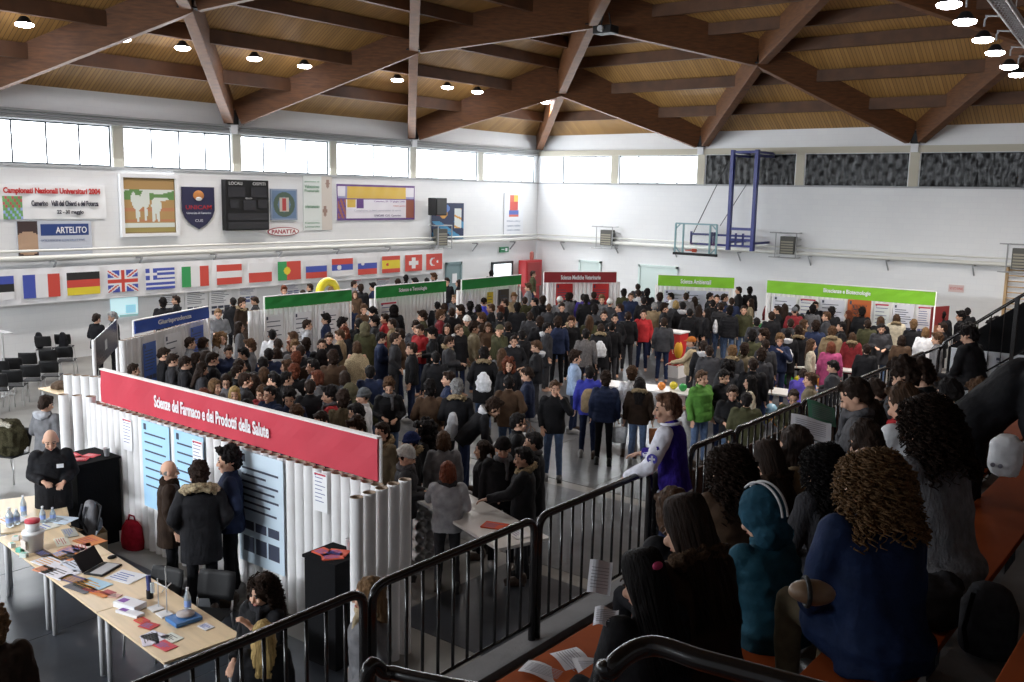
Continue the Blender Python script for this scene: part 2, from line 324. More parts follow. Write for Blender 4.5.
for i in range(0, 8):
    for j in range(0, 11):
        if (i+j) % 2: continue
        for di, dj in ((1, 1), (1, -1)):
            a, b = (i, j), (i+di, j+dj)
            if b[1] < 0 or b[0] > 8 or b[1] > 11: continue
            p, q = NP(*a), NP(*b); g = MB(); d = (q-p).normalized()
            g.bar(p+d*.12, q-d*.1, .3, 1.28); struct(g.obj('trim_%d' % n, GLULAM, bevel=.012)); n += 1
        if min(i, j) > 0:
            g = MB(); p = NP(i, j); g.cyl(p-V((0, 0, .5)), p+V((0, 0, .42)), .16, n=8); g.cyl(p-V((0, 0, .54)), p-V((0, 0, .5)), .3, n=12)
            struct(g.obj('trim_%d' % n, BLACKP)); n += 1
        elif i+j > 0:
            g = MB(); p = NP(i, j); s = V((.1, 0, 0)) if i == 0 else V((0, -.1, 0))
            g.box(p+s-V((.14, .14, .55)), p+s+V((.14, .14, -.1))); struct(g.obj('trim_%d' % n, BLACKP)); n += 1
            g = MB(); g.box(p+s*.6-V((.13, .13, .85)), p+s*.6+V((.13, .13, -.56))); g.box(p+s*.5+V((-.08, -.08, -.1)), p+s*.5+V((.08, .08, .35))); struct(g.obj('trim_%d' % n, WHITEWALL)); n += 1
# glowing windows added out of view behind the camera to light the booth fronts
for k in range(4): window(40+k, 'x', -25.4+4.3*k, -21.4+4.3*k, 'front', 4)
# ---- floodlights in the roof
LAMPM = mat('lamp_lens', (1, .96, 1), .3, emit=40); 
def floodlight(p, label, group=None, w=FLOOD_W, aim=(.25, 0), sx=.17, sy=.12):
    t = thing('floodlight', label, 'lamp', p, 0, group)
    g = MB(); g.lathe((0, 0, 0), [(.05, .2), (.09, .18), (.16, .08), (.2, .03), (.19, .02)], 20); g.obj('housing', BLACKP, t, smooth=True)
    g = MB(); g.lathe((0, 0, -.015), [(.01, -.03), (.13, -.04), (.2, -.01), (.215, .03), (.19, .05)], 20); g.obj('lens', LAMPM, t, smooth=True)
    g = MB(); g.tube([(0, 0, .28), (0, 0, .42), (.05, 0, .5)], .02, 6); g.obj('bracket', GREYM, t)
    l = bpy.data.lights.new('floodlight_beam', 'SPOT'); l.energy = w*4; l.spot_size = 2.5; l.spot_blend = .7; l.shadow_soft_size = .18; l.color = (1, .93, .86)
    o = bpy.data.objects.new('floodlight_beam', l); COL.objects.link(o); o.location = (p[0], p[1], p[2]-.06); o.rotation_euler = (0, -aim[0], 0); return t
lp = [((22, 22), 'far left one'), ((120, 38), 'second from far left'), ((180, 44), 'third from the left'), ((252, 57), 'fourth from the left'),
      ((302, 66), 'fifth from the left'), ((395, 78), 'sixth from the left'), ((445, 88), 'seventh from the left'), ((475, 95), 'eighth from the left'), ((543, 107), 'closest to the hall corner')]
for (px, py), tx in lp:
    q = onx(px, py, XL+2.33*KS); floodlight((XL+2.43*KS, q.y, zz(8.28)), 'round floodlight under a roof purlin by the left wall, '+tx, 'floodlights along the left wall', FLOOD_W*.55)
rp = [(949, 5), (965, 22), (983, 40), (995, 53), (1009, 67), (1017, 75)]
nm = ['nearest and topmost of the six', 'second from the top', 'third from the top', 'fourth from the top', 'fifth from the top, second to last', 'lowest and farthest of the six']
pts = [onz(px, py, zz(8.0)) for px, py in rp]
for p, tx in zip(pts, nm): floodlight(tuple(p), 'oval white floodlight hanging from the lighting truss, '+tx, 'floodlights on the right truss', FLOOD_W*1.3, (-.1, 0))
t = thing('lighting_truss', 'long dark lattice lighting truss hung under the roof at upper right', 'truss', (0, 0, 0))
d = (pts[5]-pts[0]).normalized(); a = pts[0]-d*9+V((.32, 0, .45)); b = pts[5]+d*3.0+V((.32, 0, .45)); sd = V((.3, 0, 0))
g = MB()
for off in (V((0, 0, 0)), sd, sd*.5+V((0, 0, .3))): g.cyl(a+off, b+off, .028, n=8)
g.obj('chord', GREYM, t, smooth=True)
g = MB(); L_ = (b-a).length; k = 0
while k*.3 < L_-.3:
    p, q = a+d*(.3*k), a+d*(.3*(k+1)); tp = sd*.5+V((0, 0, .3)); g.cyl(p, q+tp, .014, n=6); g.cyl(q+tp, q, .014, n=6); g.cyl(p+sd, q+tp, .014, n=6); g.cyl(p, q+sd, .012, n=6); k += 1
g.obj('lattice', GREYM, t)
g = MB()
for p in pts: g.cyl(p+V((0, 0, .5)), p+V((.34, 0, .46)), .02, n=6)
for k in range(4): p = a+d*(L_*(k+.5)/4)+sd*.5+V((0, 0, .3)); g.cyl(p, (p.x, p.y, zc(YB-p.y)-.05), .012, n=6)
g.obj('hanger', GREYM, t)
mid = [(x, y) for x in (-18, -10.5) for y in (2, 9.5, 17.5)]  # extra floodlights added out of view to brighten the hall floor
for i, (x, y) in enumerate(mid):
    floodlight((x, y, 10.4), 'round ceiling floodlight high above the middle of the hall, outside the photo', 'floodlights over the middle of the hall', FLOOD_W*.5, (0, 0))
p = ony(598, 30, YB-2*E-.6); t = thing('ceiling_projector', 'dark projector unit hanging at the roof node near the hall corner', 'projector', (p.x+.3, p.y, p.z))
g = MB(); g.box((-.35, -.25, -.15), (.35, .25, .1)); g.obj('housing', BLACKP, t, bevel=.03); g = MB(); g.cyl((0, -.25, -.02), (0, -.36, -.02), .1); g.obj('lens', GREYM, t)
g = MB(); [g.cyl((sx*.2, 0, .1), (sx*.1, 0, .5), .02, n=6) for sx in (-1, 1)]; g.obj('bracket', BLACKP, t)

# ------------------------------------------------------------------ things on the left wall
U = V((0, 1, 0)); Z = V((0, 0, 1))     # seen from inside the hall, +y runs to the right on the left wall: normal u x v = +x
def lw(px0, py0, px1, py1):            # pixel box on the left wall -> y0, y1, z0, z1
    a = onx(px0, py1); b = onx(px1, py0); c = onx(px1, py1); d_ = onx(px0, py0); return a.y, b.y, (a.z+c.z)/2, (b.z+d_.z)/2
def hangs(name, label, cat, box, pal, fn, nx=1, ny=1, t=.03, wave=0, part='cloth'):
    y0, y1, z0, z1 = box; r = thing(name, label, cat, (XL+.02, (y0+y1)/2, z0))
    p = panel(part, (0, -(y1-y0)/2, 0), U, Z, y1-y0, z1-z0, nx, ny, fn, pal, r, t, wave); return r, y1-y0, z1-z0
def tx(r, s, x, z, w, h, col, t=.04, bold=0.0): return lettering(s, (t, x, z), U, Z, w, h, mat_c(col), r, bold=bold)
def mat_c(c): return flat(*c)
WHITE = (.8, .8, .82)
bx = lw(-20, 185, 104, 219); 
r, w, h = hangs('wall_banner', 'large white cloth banner high on the left wall announcing the university championships', 'banner', bx, [flat(.78, .79, .8), flat(.15, .35, .12), flat(.5, .1, .1), flat(.3, .4, .7)],
                lambda s, t: (1 if (int(s*60)+int(t*12)) % 3 else (2 if t > .3 else 3)) if .17 < s < .31 and .04 < t < .66 else 0, 60, 12, .03, .02)
tx(r, 'Campionati Nazionali Universitari 2004', -w*.33, h*.7, w*.78, h*.22, (.5, .03, .03), .075, .045)
tx(r, 'Camerino   Valli del Chienti e del Potenza', -w*.12, h*.38, w*.55, h*.17, (.03, .03, .05), .075, .035); tx(r, '22 - 30 maggio', w*.08, h*.12, w*.22, h*.15, (.03, .03, .05), .075, .035)
bx = lw(18, 221, 90, 257)
r, w, h = hangs('sponsor_board', 'grey sponsor board reading ARTELITO under the white championships banner', 'board', bx, [flat(.5, .53, .6), flat(.45, .3, .2), flat(.05, .03, .03), flat(.02, .05, .2)],
                lambda s, t: (2 if math.hypot((s-.13)*2, t-.4) > .33 else 1) if s < .26 else (3 if s > .3 and s < .96 and .58 < t < .92 else 0), 50, 25, .04)
tx(r, 'ARTELITO', -w*.0, h*.66, w*.43, h*.18, (.8, .8, .85), .055, .015); tx(r, 'SOLUZIONI COSTRUTTIVE', -w*.2, h*.44, w*.6, h*.06, (.2, .25, .4), .055); tx(r, 'www.artelito.it      CAMERINO', -w*.18, h*.18, w*.6, h*.07, (.2, .25, .4), .055)
bx = lw(123, 178, 173, 233)
def mural(s, t):
    if s < .03 or s > .97 or t < .03 or t > .97: return 1
    fig = [(.27, .55, .1, .14), (.42, .62, .09, .16), (.63, .5, .1, .15), (.27, .34, .035, .14), (.42, .38, .03, .16), (.57, .32, .03, .14), (.66, .32, .03, .14), (.35, .52, .12, .05), (.2, .62, .05, .12), (.76, .62, .11, .03)]
    for cx, cy, rx, ry in fig:
        if ((s-cx)/rx)**2+((t-cy)/ry)**2 < 1 and t > .2: return 5
    if t > .75+.04*math.sin(s*7): return 5 if t < .79 else 2
    if t > .6: return 3
    if t < .18: return 4 if t < .1 else 5
    return 2 if int(t*20) % 4 else 6
r, w, h = hangs('mural_picture', 'square framed picture of pale figures on green and ochre ground on the left wall', 'picture', bx, [flat(.75, .75, .75), flat(.2, .14, .06), flat(.4, .25, .1), flat(.12, .25, .08), flat(.3, .24, .08), flat(.62, .66, .62), flat(.45, .2, .1)], mural, 48, 48, .05, part='painted_board')
g = MB(); 
for (a0, b0, a1, b1) in ((-w/2-.1, -.1, w/2+.1, .0), (-w/2-.1, h, w/2+.1, h+.1), (-w/2-.1, 0, -w/2, h), (w/2, 0, w/2+.1, h)): g.box((0, a0, b0), (.12, a1, b1))
g.obj('frame', WHITEWALL, r)
bx = lw(182, 187, 213, 229); y0, y1, z0, z1 = bx; r = thing('shield_pennant', 'dark blue shield shaped club pennant with an emblem right of the square picture', 'pennant', (XL+.02, (y0+y1)/2, z0)); w = y1-y0; h = z1-z0
g = MB(); pr = [(-.5, 1), (.5, 1), (.5, .45), (.42, .28), (.25, .12), (0, 0), (-.25, .12), (-.42, .28), (-.5, .45)]
g.rings([[V((xx, a*w, b*h)) for a, b in pr] for xx in (0, .04)]); g.obj('board', flat(.02, .02, .06), r)
g = MB(); g.ell((.05, 0, h*.8), (.02, w*.17, h*.12)); g.obj('emblem', flat(.45, .18, .05), r); g = MB(); g.ell((.06, 0, h*.72), (.02, w*.1, h*.05)); g.obj('emblem', flat(.6, .6, .6), r)
tx(r, 'UNICAM', -w*.4, h*.47, w*.8, h*.1, (.35, .02, .03), .045, .01); tx(r, 'Universita di Camerino', -w*.38, h*.36, w*.76, h*.05, (.6, .6, .65), .045); tx(r, 'CUS', -w*.12, h*.17, w*.24, h*.06, (.6, .6, .65), .045)
bx = lw(222, 180, 264, 230); y0, y1, z0, z1 = bx; r = thing('scoreboard', 'big black electronic scoreboard for home and guest teams on the left wall', 'scoreboard', (XL+.02, (y0+y1)/2, z0)); w = y1-y0; h = z1-z0
g = MB(); g.box((0, -w/2, 0), (.22, w/2, h)); g.obj('housing', BLACKP, r, bevel=.01)
tx(r, 'LOCALI', -w*.42, h*.9, w*.3, h*.06, (.5, .5, .5), .23, .01); tx(r, 'OSPITI', w*.12, h*.9, w*.3, h*.06, (.5, .5, .5), .23, .01)
for (a, b, c, e_) in ((-.44, .66, .38, .2), (.08, .66, .36, .2), (-.4, .44, .2, .17), (-.1, .4, .28, .2), (.24, .44, .2, .17), (-.46, .2, .92, .14), (-.46, .03, .92, .14)):
    g = MB(); g.box((.21, a*w, b*h), (.235, (a+c)*w, (b+e_)*h)); g.obj('display', flat(.035, .035, .04, .2), r)
tx(r, 'PERIODO', -w*.06, h*.62, w*.16, h*.03, (.4, .4, .4), .24)
bx = lw(270, 189, 296, 220)
r, w, h = hangs('crest_plaque', 'square grey blue plaque with a round wreathed crest right of the scoreboard', 'plaque', bx, [flat(.13, .2, .32), flat(.07, .11, .08), flat(.5, .45, .4), flat(.4, .05, .05), flat(.25, .3, .4)],
   lambda s, t: 4 if min(s, t, 1-s, 1-t) < .05 else ((3 if abs(s-.5) < .07 and abs(t-.5) < .2 else 2) if abs(s-.5) < .17 and abs(t-.5) < .22 else (1 if .24 < math.hypot(s-.5, t-.5) < .4 else 0)), 40, 40, .04, part='board')
bx = lw(267, 227, 298, 236); y0, y1, z0, z1 = bx
r = thing('sponsor_sign', 'small red and white oval PANATTA sign under the crest plaque', 'sign', (XL+.02, (y0+y1)/2, z0)); w = y1-y0; h = z1-z0
g = MB(); g.rings([[V((xx, math.cos(a)*w/2, h/2+math.sin(a)*h/2)) for a in [2*PI*k/32 for k in range(32)]] for xx in (0, .03)]); g.obj('board', flat(.3, .02, .03), r)
g = MB(); g.rings([[V((xx, math.cos(a)*w*.47, h/2+math.sin(a)*h*.42)) for a in [2*PI*k/32 for k in range(32)]] for xx in (.02, .035)]); g.obj('board', flat(.78, .76, .76), r)
tx(r, 'PANATTA', -w*.38, h*.28, w*.78, h*.45, (.32, .01, .03), .04, .02)
bx = lw(303, 175, 331, 230)
r, w, h = hangs('poster', 'tall pale poster with green writing and a portrait between the plaque and the yellow banner', 'poster', bx, [flat(.68, .72, .7), flat(.6, .55, .5), flat(.2, .3, .2), flat(.3, .2, .16)],
   lambda s, t: (3 if (math.hypot((s-.85)*1.2, t-.85) < .08 or math.hypot((s-.75)*1.4, (t-.35)) < .1) else 1) if s > .62 else 0, 30, 50, .02, part='sheet')
for z, hh, s in ((.86, .03, 'giornate di'), (.76, .06, 'Valutazione'), (.69, .05, 'Posturale'), (.4, .06, 'orientamento'), (.12, .03, 'Camerino'), (.05, .03, 'Universita')): tx(r, s, -w*.45, h*z, w*.5, h*hh, (.12, .3, .18), .03)
bx = lw(336, 185, 414, 220)
def yb(s, t):
    if min(s, 1-s) < .012 or min(t, 1-t) < .05: return 1
    if t > .62: return 2 if .12 < s < .88 else (3 if t < .66 or .1 < s < .13 else 0)
    if t > .58: return 1
    if s < .11: return 4 if (s*20+t*3) % 1 > .4 else 1
    if s > .88: return 4
    return 2 if .13 < s < .22 and t > .35 else (1 if .24 < s < .32 and t > .33 else 0)
r, w, h = hangs('wall_banner', 'wide banner with purple border and yellow top stripe on the left wall', 'banner', bx, [flat(.72, .7, .76), flat(.12, .05, .22), flat(.62, .42, .08), flat(.3, .3, .5), flat(.3, .1, .07)], yb, 80, 36, .03, .015)
tx(r, 'Camerino, 20 - 21 giugno 2008', -w*.05, h*.5, w*.4, h*.06, (.2, .1, .3), .07); tx(r, 'Centro sportivo', w*.2, h*.38, w*.16, h*.05, (.5, .1, .1), .07); tx(r, 'Campionati italiani universitari di sport', -w*.3, h*.24, w*.6, h*.06, (.4, .4, .5), .07); tx(r, 'UNICAM  CUS  Camerino', -w*.05, h*.1, w*.35, h*.06, (.1, .1, .2), .07)
bx = lw(431, 203, 463, 239)
def space(s, t):
    for cx, cy, rr, c in ((.2, .78, .14, 2), (.35, .7, .12, 3), (.45, .85, .1, 4)):
        if math.hypot(s-cx, t-cy) < rr: return c
    if .7 < s < .93 and .3 < t < .85: return 5 if (t*10+s*4) % 3 > .6 else 3
    return 1 if (t < .5 and math.sin(s*9+t*14) > .3) else 0
r, w, h = hangs('poster', 'dark blue poster with coloured balls and splashes below the wall loudspeaker', 'poster', bx, [flat(.01, .02, .07), flat(.05, .25, .45), flat(.45, .1, .1), flat(.6, .3, .05), flat(.1, .2, .5), flat(.65, .7, .7)], space, 40, 40, .03, part='sheet')
bx = lw(503, 193, 523, 236)
def clown(s, t):
    if .6 < t < .95 and abs(s-.5) < .2: return 1 if t < .8 else (2 if (s > .5) else 3)
    if .45 < t < .6 and abs(s-.5) < .25: return 3 if t < .5 else 4
    return 0
r, w, h = hangs('poster', 'white poster with a small red, yellow and blue figure near the hall corner', 'poster', bx, [flat(.72, .74, .78), flat(.6, .1, .08), flat(.7, .5, .1), flat(.6, .15, .1), flat(.1, .15, .45)], clown, 24, 40, .02, part='sheet')
for z in (.32, .22, .12): tx(r, 'Minivolley' if z > .3 else 'centro estivo', -w*.35, h*z, w*.7, h*.05, (.35, .4, .5), .03)
# loudspeaker and cages with shot clocks
q = onx(428, 207); t = thing('wall_loudspeaker', 'black loudspeaker tilted down on a wall bracket above the blue poster', 'loudspeaker', (XL+.05, onx(428, 207).y, onx(428, 215).z), 0)
g = MB(); g.box((.25, -.33, .0), (.7, .33, .7)); o = g.obj('cabinet', BLACKP, t, bevel=.03); g = MB(); g.box((.7, -.28, .05), (.72, .28, .65)); g.obj('grille', flat(.03, .03, .03), t); g = MB(); g.bar((0, 0, .35), (.28, 0, .35), .06, .06); g.obj('bracket', GREYM, t)
def cage(name, label, p, along, s=1.0):
    t = thing(name, label, 'shot clock', p, 0 if along == 'y' else -PI/2)
    g = MB(); w, h, d = .36*s, .82*s, .5
    for yy in (-w, w): g.tube([(.02, yy, 0), (d, yy, 0), (d, yy, h), (.02, yy, h)], .022, 8)
    for zz in (0, h): g.tube([(d, -w-.25, zz), (d, w, zz)], .022, 8)
    for zz in (.2, .4, .6): g.tube([(.02, w, zz*s), (d, w, zz*s)], .014, 6)
    g.obj('cage', GREYM, t); g = MB(); g.box((.1, -w*.7, .12), (.38, w*.7, h-.14)); g.obj('display', flat(.09, .09, .08), t, bevel=.01)
    g = MB(); [g.box((.38, -w*.6, .16+k*.1), (.395, w*.6, .22+k*.1)) for k in range(5)]; g.obj('segments', flat(.3, .28, .22), t); return t
q = onx(436, 248); cage('caged_shot_clock', 'caged shot clock on the left wall under the loudspeaker', (XL, q.y, q.z), 'y', KS)
for (px, py, tx_) in ((610, 248, 'caged shot clock on the back wall left of the basketball backboard'), (790, 257, 'caged shot clock on the back wall right of the blue basketball frame'), (1022, 272, 'caged shot clock at the right edge of the back wall')):
    q = ony(px, py); cage('caged_shot_clock', tx_, (q.x, YB, q.z), 'x', KS)
# flags on a long white cloth
XF = XL+.3
def fp(px, py): return onx(px, py, XF)
a, b = fp(-40, 303), fp(443, 277); c, d2 = fp(-40, 272), fp(443, 249)
zt, zb = (c.z+d2.z)/2, (a.z+b.z)/2; r = thing('flag_banner', 'long white cloth with fifteen national flags hung along the left wall', 'banner', (XF, a.y, zb)); W_ = b.y-a.y; h = zt-zb
panel('cloth', (0, 0, 0), U, Z, W_, h, 180, 4, lambda s, t: 0, [mat('white_banner_cloth', (.78, .78, .8), .8)], r, .01, .025)
wh, rd, bl, bk, ye, gr = (.78, .78, .8), (.6, .07, .05), (.06, .09, .42), (.02, .02, .02), (.75, .6, .04), (.04, .32, .1)
FP = [flat(*x) for x in (wh, rd, bl, bk, ye, gr)]; N3 = lambda s: min(2, int(s*3))
def uk(s, t):
    if abs(s-.5) < .06 or abs(t-.5) < .09: return 1
    if abs(s-.5) < .1 or abs(t-.5) < .16: return 0
    d = min(abs(s-t), abs(s-(1-t))); return 1 if d < .04 else (0 if d < .11 else 2)
def grc(s, t):
    if s < .38 and t > .45: return 0 if abs(s-.19) < .05 or abs(t-.72) < .06 else 2
    return 2 if int(t*9) % 2 == 0 else 0
FL = [('estonian', 0, 13, lambda s, t: (0, 3, 2)[N3(t)] if 0 else (0, 3, 2)[N3(t)]), ('french', 22, 59, lambda s, t: (2, 0, 1)[N3(s)]), ('german', 66, 99, lambda s, t: (4, 1, 3)[N3(t)]), ('british', 107, 137, uk), ('greek', 145, 174, grc),
      ('italian', 181, 208, lambda s, t: (5, 0, 1)[N3(s)]), ('austrian', 216, 241, lambda s, t: (1, 0, 1)[N3(t)]), ('polish', 248, 271, lambda s, t: 1 if t < .5 else 0),
      ('portuguese', 277, 300, lambda s, t: 4 if math.hypot((s-.4)*1.4, t-.5) < .2 else (5 if s < .4 else 1)), ('russian', 305, 326, lambda s, t: (1, 2, 0)[N3(t)]),
      ('serbian', 331, 352, lambda s, t: 0 if math.hypot((s-.35)*1.3, t-.5) < .14 else (0, 2, 1)[N3(t)]), ('slovenian', 357, 376, lambda s, t: 0 if math.hypot((s-.25)*1.3, t-.66) < .12 else (1, 2, 0)[N3(t)]),
      ('spanish', 381, 399, lambda s, t: 1 if math.hypot((s-.3)*1.4, t-.5) < .1 else (4 if .25 < t < .75 else 1)), ('swiss', 404, 421, lambda s, t: 0 if (abs(s-.5) < .1 and abs(t-.5) < .32) or (abs(t-.5) < .12 and abs(s-.5) < .28) else 1),
      ('turkish', 425, 441, lambda s, t: 0 if (math.hypot((s-.42)*1.3, t-.5) < .27 and math.hypot((s-.5)*1.3, t-.5) > .21) or math.hypot((s-.7)*1.3, t-.5) < .08 else 1)]
for nm_, x0, x1, fn in FL:
    x0 = -20 if nm_ == 'estonian' else x0
    ya, yb_ = fp(x0, 285).y, fp(x1, 283).y
    ph = ya-a.y; o = panel('flag', (.045, ya-a.y, h*.17), U, Z, yb_-ya, h*.66, 36, 24, fn, FP, r, .012); o['label'] = nm_+' flag'
# posters on the wall under the flags, projected screen, doors, fire cabinet
IW = mat('poster_ink', (.05, .06, .1), .6)
def poster(px0, py0, px1, py1, label, heads=(.05, .1, .4), x=None, pics=True, ground=WHITE, lines=True, redbar=False, P=None, group=None):
    """paper poster on the left wall (or any plane through P = (origin, u, w, h))"""
    if P is None:
        aa = onx(px0, py1, x or XL); bb = onx(px1, py0, x or XL); o, u, w, h = V(((x or XL)+.02, aa.y, aa.z)), U, bb.y-aa.y, bb.z-aa.z
    else: o, u, w, h = P
    n = u.cross(Z); r = thing('poster', label, 'poster', o, 0, group)
    panel('sheet', (0, 0, 0), u, Z, w, h, 1, 1, lambda s, t: 0, [flat(*ground)], r, .008)
    g = MB(); e = n*.012
    if lines:
        rr = random.Random(int(o.x*100+o.z*50))
        for k in range(7):
            z = h*(.84-.06*k) if pics else h*(.85-.1*k); ww = w*rr.uniform(.5, .8); g.obox(u*(w*.1)+Z*z+e*.7, u*ww, Z*h*.018, n*.002)
    if pics:
        for k in range(3): g.obox(u*(w*(.1+.28*k))+Z*h*.1+e*.7, u*w*.24, Z*h*.14, n*.002); g.obox(u*(w*(.1+.28*k))+Z*h*.3+e*.7, u*w*.24, Z*h*.08, n*.002)
    g.obox(u*(w*.08)+Z*h*.9+e*.7, u*w*.09, Z*h*.07, n*.003)
    if g.v: g.obj('print', IW if not redbar else flat(.12, .14, .3), r)
    if redbar: g = MB(); g.obox(u*(w*.06)+Z*h*.93+e*.8, u*w*.86, Z*h*.04, n*.003); g.obj('heading', flat(.45, .02, .05), r)
    return r
for i, (x0, x1) in enumerate(((160, 183), (185, 207), (209, 231))): poster(x0, 288-i, x1, 320-i, 'white wall poster with small photographs behind the blue banner booth, %s' % ('left of three', 'middle of three', 'right of three')[i])
poster(238, 283, 256, 305, 'white wall poster with a red heading right of the three photo posters', redbar=True)
poster(279, 281, 300, 297, 'wall poster with a red heading left of the yellow ring balloon', redbar=True); poster(352, 279, 361, 297, 'narrow wall poster with a red heading right of the yellow ring balloon', redbar=True); poster(375, 278, 390, 292, 'wall poster with a red heading above the second green banner', redbar=True)
aa = onx(111, 318); bb = onx(137, 297)
r = thing('projection_screen', 'bright pale blue projected picture on the left wall under the flags', 'screen', (XL+.02, aa.y, aa.z))
panel('picture', (0, 0, 0), U, Z, bb.y-aa.y, bb.z-aa.z, 24, 16, lambda s, t: 2 if t < .14 and s > .3 else (1 if .55 < s < .9 and .2 < t < .6 else 0), [mat('screen_glow', (.6, .85, .9), .5, emit=.55), mat('screen_glow_blue', (.3, .6, .75), .5, emit=.5), mat('screen_glow_dark', (.3, .5, .5), .5, emit=.35)], r, .01)
r = thing('ring_balloon', 'big yellow inflatable ring standing on the first green banner booth', 'balloon', (-22.0, onx(328, 295, -22).y, onx(328, 295, -22).z-.25)); r.scale = (.8, .8, .8)
g = MB(); g.cyl((0, 0, 0), (0, 0, (.25-onx(328, 295, -22).z)/.8), .03); g.obj('stand', GREYM, r)
g = MB(); g.tube([(0, .4*math.cos(a), .42+.4*math.sin(a)) for a in [2*PI*k/24 for k in range(25)]], .16, 12); g.obj('ring', mat('yellow_inflatable', (.75, .62, .03), .3), r, smooth=True)
g = MB(); g.ell((.1, .05, .45), (.05, .17, .2)); g.obj('face_plate', flat(.35, .2, .12), r)
def door(n, p0, p1, normal, z, glass, col):
    r = link('door_%d' % n, None); struct(r); p0, p1 = V(p0), V(p1); u = (p1-p0).normalized(); w = (p1-p0).length; nn = V(normal)
    g = MB(); g.obox(p0, u*.1, Z*z, nn*.08); g.obox(p1-u*.1, u*.1, Z*z, nn*.08); g.obox(p0+Z*(z-.1), u*w, Z*.1, nn*.08); g.obj('door_frame', DFR if glass else col, r)
    g = MB(); g.obox(p0+u*.1, u*(w-.2), Z*(z-.1), nn*.04); g.obj('door_leaf', mat('lit_door_glass', (.85, .93, .95), .2, emit=1.6) if glass else col, r)
    g = MB(); g.obox(p0+u*(w-.25)+Z*1.0+nn*.04, u*.1, Z*.03, nn*.05); g.obj('door_handle', STEEL, r)
ya, yb_ = onx(445, 262).y, onx(461, 262).y; door(1, (XL, ya, 0), (XL, yb_, 0), (1, 0, 0), zz(2.45), False, mat('blue_grey_door', (.2, .29, .31), .5))
g = MB(); g.box((XL+.045, ya+.7, 1.2), (XL+.055, yb_-.6, 1.6)); tag(g.obj('notice', PAPER), 'small white notice on the blue grey door', 'notice')
ya, yb_ = onx(491, 262).y, onx(512, 262).y; door(2, (XL, ya, 0), (XL, yb_, 0), (1, 0, 0), zz(2.35), True, DFR)
q = onx(503, 250); r = thing('exit_sign', 'small green emergency exit sign above the bright glass door', 'sign', (XL+.02, q.y, q.z-.1)); g = MB(); g.box((0, -.3, 0), (.07, .3, .24)); g.obj('housing', flat(.03, .2, .09), r)
g = MB(); g.box((.07, .05, .05), (.075, .2, .19)); g.obox((.07, -.22, .12), (0, .2, 0), (0, 0, .03), (.006, 0, 0)); g.obj('symbol', PAPER, r)
q = ony(523, 279); r = thing('fire_hose_cabinet', 'red fire hose cabinet standing in the hall corner', 'cabinet', (XL+.5, YB-.6, 0)); a0 = onx(517, 266, XL+.1).y
g = MB(); g.box((-.3, -1.0, .8), (.15, .2, 2.0)); g.obj('body', flat(.45, .02, .025, .35), r, bevel=.02); g = MB(); g.box((.15, -.9, .9), (.17, .1, 1.9)); g.obj('door', flat(.3, .02, .02, .3), r); g = MB(); g.lathe((0, -.4, 2.0), [(.08, 0), (.1, .15), (.09, .35), (.02, .4)], 12); g.obj('alarm_bell', flat(.4, .12, .1), r)
g = MB(); g.box((-.25, -.9, 0), (.1, .1, .8)); g.obj('stand', flat(.3, .02, .02), r)
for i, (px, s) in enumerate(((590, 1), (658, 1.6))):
    q = ony(px, 280); door(3+i, (q.x-.6*s, YB, 0), (q.x+.6*s, YB, 0), (0, -1, 0), zz(2.45), False, mat('pale_aqua_reflection', (.66, .78, .76), .15))  # bright reflections on the back wall, painted as pale door panels
# basketball goal on blue posts, backboard folded sideways
BLU = mat('blue_enamel', (.02, .03, .2), .35); AQ = mat('aqua_enamel', (.2, .35, .38), .4); YG = 34.2
def gp(px, py, y=YG): return ony(px, py, y)
r = thing('basketball_goal', 'basketball goal with blue posts and a glass backboard swung aside on the back wall', 'basketball goal', (gp(728, 250).x, YG, 0))
O = V((gp(728, 250).x, YG, 0))
def loc(px, py, y=YG): return gp(px, py, y)-O
xa, xb = loc(728, 250).x, loc(752, 250).x; zt = loc(728, 150).z; zb_ = loc(728, 250).z
for x in (xa, xb): g = MB(); g.box((x-.07, -.09, zb_), (x+.07, .09, zt)); g.obj('post', BLU, r, bevel=.01)
g = MB()
for z in (loc(740, 229).z, loc(740, 152).z, loc(740, 240).z): g.box((xa, -.05, z-.05), (xb, .05, z+.05))
for z in (zb_+.3, loc(740, 152).z, zt-.2):
    for x in (xa, xb): g.box((x-.04, 0, z-.04), (x+.04, YB-YG, z+.04))
g.obj('cross_bar', BLU, r)
g = MB(); z1, z2 = loc(740, 236).z, loc(740, 246).z; x0 = loc(680, 240).x
g.box((x0+.5, -.05, z1-.04), (xb, .03, z1+.04)); g.box((x0+.5, -.05, z2-.04), (xb, .03, z2+.04))
for x in (x0+.5, x0+1.4, xa-.6, xa+.3, xa+.6): g.box((x-.03, -.05, z2), (x+.03, .03, z1+.1))
g.obj('swing_arm', BLU, r)
g = MB(); xl_, xr_ = loc(678, 238).x, loc(719, 238).x; zt2, zb2 = loc(700, 224).z, loc(700, 253).z
for x in (xl_, xl_+.35, xr_-.28, xr_): g.box((x-.03, -.25, zb2), (x+.03, -.19, zt2))
for z in (zt2,): g.box((xl_, -.25, z-.03), (xr_, -.19, z+.03))
for sx, x in ((1, xl_), (-1, xr_)):
    for sz, z in ((1, zb2), (-1, zt2)): g.bar((x, -.22, z+sz*.22), (x+sx*.22, -.22, z), .04, .04, (0, 1, 0))
g.obj('backboard_frame', AQ, r)
g = MB(); g.box((xl_-.05, -.3, zb2-.1), (xr_+.05, -.15, zb2)); g.obj('backboard_padding', BLACKP, r)
gl = mat('clear_glass', (.95, .98, .98), .03, trans=1.0, spec=.2); g = MB(); g.box((xl_+.03, -.235, zb2), (xr_-.03, -.225, zt2-.03)); g.obj('backboard', gl, r)
